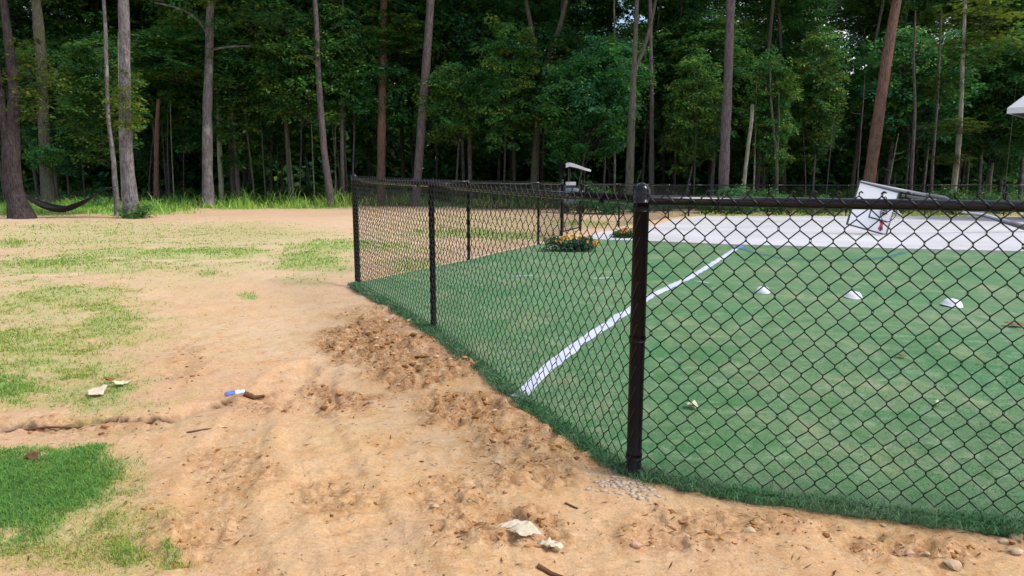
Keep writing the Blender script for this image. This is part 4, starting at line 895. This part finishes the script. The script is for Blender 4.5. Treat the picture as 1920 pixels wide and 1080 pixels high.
stone(1104, 861, 13, M['rock_pink'], 'small pink stone at the turf edge left of the corner post', 9)
stone(934, 878, 18, M['rock'], 'pale pebble alone on the dirt left of the corner post', 10)
stone(1657, 982, 14, M['rock'], 'brown pebble under the right fence panel turf edge', 11)
stone(1240, 903, 22, M['rock'], 'tan stone at the foot of the corner post', 12)
# grey cement crumbs spilt by the corner post
c0 = G(1175, 918); n = 260; x = c0[0] + rng.normal(0, .075, n); y = c0[1] + rng.normal(0, .055, n) - (x - c0[0]) * .35
k = ~inpoly(x, y, turf_poly); x, y = x[k], y[k]; n = len(x); z, _ = ground_h(x, y); sz = .003 + .010 * rng.random(n) ** 2.5
v = IV[None] * (1 + rng.normal(0, .25, (n, 12, 1))) * sz[:, None, None] * [1.3, 1.1, .55] + np.c_[x, y, z + sz * .1][:, None]
o = link('cement_crumbs', fastmesh('cement_crumbs', v.reshape(-1, 3), (np.arange(n)[:, None, None] * 12 + IF[None]).reshape(-1, 3), 3), M['spill']); o['kind'] = 'stuff'
def scrap(name, px, py, wpx, hpx, m, label, cat, seed, lift=.012):
    p = G(px, py); s = np.hypot(p[0], p[1]) / F_PX; r2 = np.random.default_rng(seed); n = 9
    gx, gy = np.meshgrid(np.linspace(-1, 1, n), np.linspace(-1, 1, n)); a = np.arctan2(gy, gx)
    edge = 1 - .35 * (fbm(a * 2.1 + 9, a * 0 + seed, seed, 3)); gx = gx * edge + .25 * gy * r2.normal(); gy = gy * edge
    xx = gx * wpx / 2 * s; yy = gy * hpx / 2 * s * 2.2
    zz = lift * (fbm(gx * 2.2 + 5, gy * 2.2 + 3, seed, 3) * 1.6 + .25 * gx * gy)
    a0 = r2.uniform(-.4, .4); v = np.c_[(xx * math.cos(a0) - yy * math.sin(a0)).ravel(), (xx * math.sin(a0) + yy * math.cos(a0)).ravel(), zz.ravel()]
    i, j = np.meshgrid(np.arange(n - 1), np.arange(n - 1), indexing='ij')
    o = link(name, fastmesh(name, v, np.stack([i * n + j, i * n + j + 1, (i + 1) * n + j + 1, (i + 1) * n + j], -1).reshape(-1, 4), 4), m, None, True)
    so = o.modifiers.new('thickness', 'SOLIDIFY'); so.thickness = .0015
    inside = inpoly(np.array([p[0]]), np.array([p[1]]), turf_poly)[0]
    o.location = (p[0], p[1], (turf_z(np.array([p[0]]), np.array([p[1]]))[0] + .012) if inside else gz_(p[0], p[1]) + .006); return tag(o, label, cat)
scrap('paper_scrap', 962, 992, 52, 20, M['paper'], 'upper pale paper scrap half buried near the bottom centre', 'litter', 3, .012)
scrap('paper_scrap', 985, 1018, 52, 26, M['paper'], 'brightest white torn scrap near the bottom centre', 'litter', 5, .018)
scrap('paper_scrap', 1032, 1036, 36, 20, M['paper'], 'small dirty white scrap right of the brightest scrap', 'litter', 8, .02)
scrap('paper_scrap', 184, 742, 28, 26, M['paper'], 'crumpled pale scrap lying in thin grass above the soil ledge', 'litter', 12, .018)
scrap('dead_leaf', 226, 730, 30, 8, M['pale_leaf'], 'pale curled leaf beside the crumpled scrap in the grass', 'leaf', 14, .02)
scrap('dead_leaf', 208, 722, 16, 7, M['brown_leaf'], 'brown leaf just above the pale curled leaf', 'leaf', 15, .02)
scrap('dead_leaf', 1297, 775, 24, 13, M['pale_leaf'], 'whitish leaf on the turf right of the corner post', 'leaf', 16, .02)
scrap('dead_leaf', 1902, 619, 30, 10, M['brown_leaf'], 'brown leaf on the turf by the right edge', 'leaf', 18, .02)
scrap('dead_leaf', 1690, 678, 14, 8, M['brown_leaf'], 'small brown leaf on the open turf', 'leaf', 19, .015)
scrap('dead_leaf', 1757, 770, 10, 7, M['pale_leaf'], 'tiny pale leaf on the turf, low on the right', 'leaf', 20, .015)
scrap('dead_leaf', 60, 866, 26, 10, M['twig'], 'dark leaf lying at the edge of the lush grass', 'leaf', 22, .03)
# crushed blue can and the stick beside it
p = G(441, 742); z = gz_(p[0], p[1]); can = thing('crushed_can', 'crushed blue and silver can lying on the dirt', 'litter', (p[0], p[1], z + .022))
ax = np.array([.88, .48, .06]); ax /= np.linalg.norm(ax)
MB().tube([ax * t for t in (-.055, -.05, -.03, -.01, .0)], [.016, .024, .022, .025, .023], 12, flat=.75).build('can_end', M['blue_can'], can)
MB().tube([ax * t for t in (.0, .02, .035, .05, .055)], [.0225, .025, .019, .022, .015], 12, flat=.7).build('can_side', M['can_silver'], can)
def stick(label, pts, rad, name='stick'):
    P_ = [G(a, b) for a, b in pts]; P_ = [np.array([q[0], q[1], gz_(q[0], q[1]) + rad * .7]) for q in P_]; o_ = P_[0]
    return tag(at(MB().tube(P_, [rad] + [rad * .9] * (len(P_) - 2) + [rad * .5], 7), o_).build(name, M['twig'], None), label, 'stick') , o_
def put(so): so[0].location = so[1]
put(stick('dark brown stub of wood right of the crushed can', [(459, 748), (478, 748), (496, 745)], .016))
put(stick('thin dark twig cut by the bottom edge, centre right', [(1008, 1072), (1035, 1079), (1070, 1088)], .009))
put(stick('short twig on the dirt below the cement crumbs', [(1060, 949), (1083, 958)], .005))
put(stick('thin root strand along the foot of the soil ledge', [(10, 806), (90, 800), (150, 799), (200, 790), (260, 790), (300, 787)], .006))
put(stick('broken dark twig lying on the left dirt beside the ledge', [(350, 811), (385, 808), (425, 796)], .005))

print('total tris', sum(sum(len(p.vertices) - 2 for p in o.data.polygons) for o in bpy.data.objects if o.type == 'MESH' and len(o.data.polygons) < 2000))
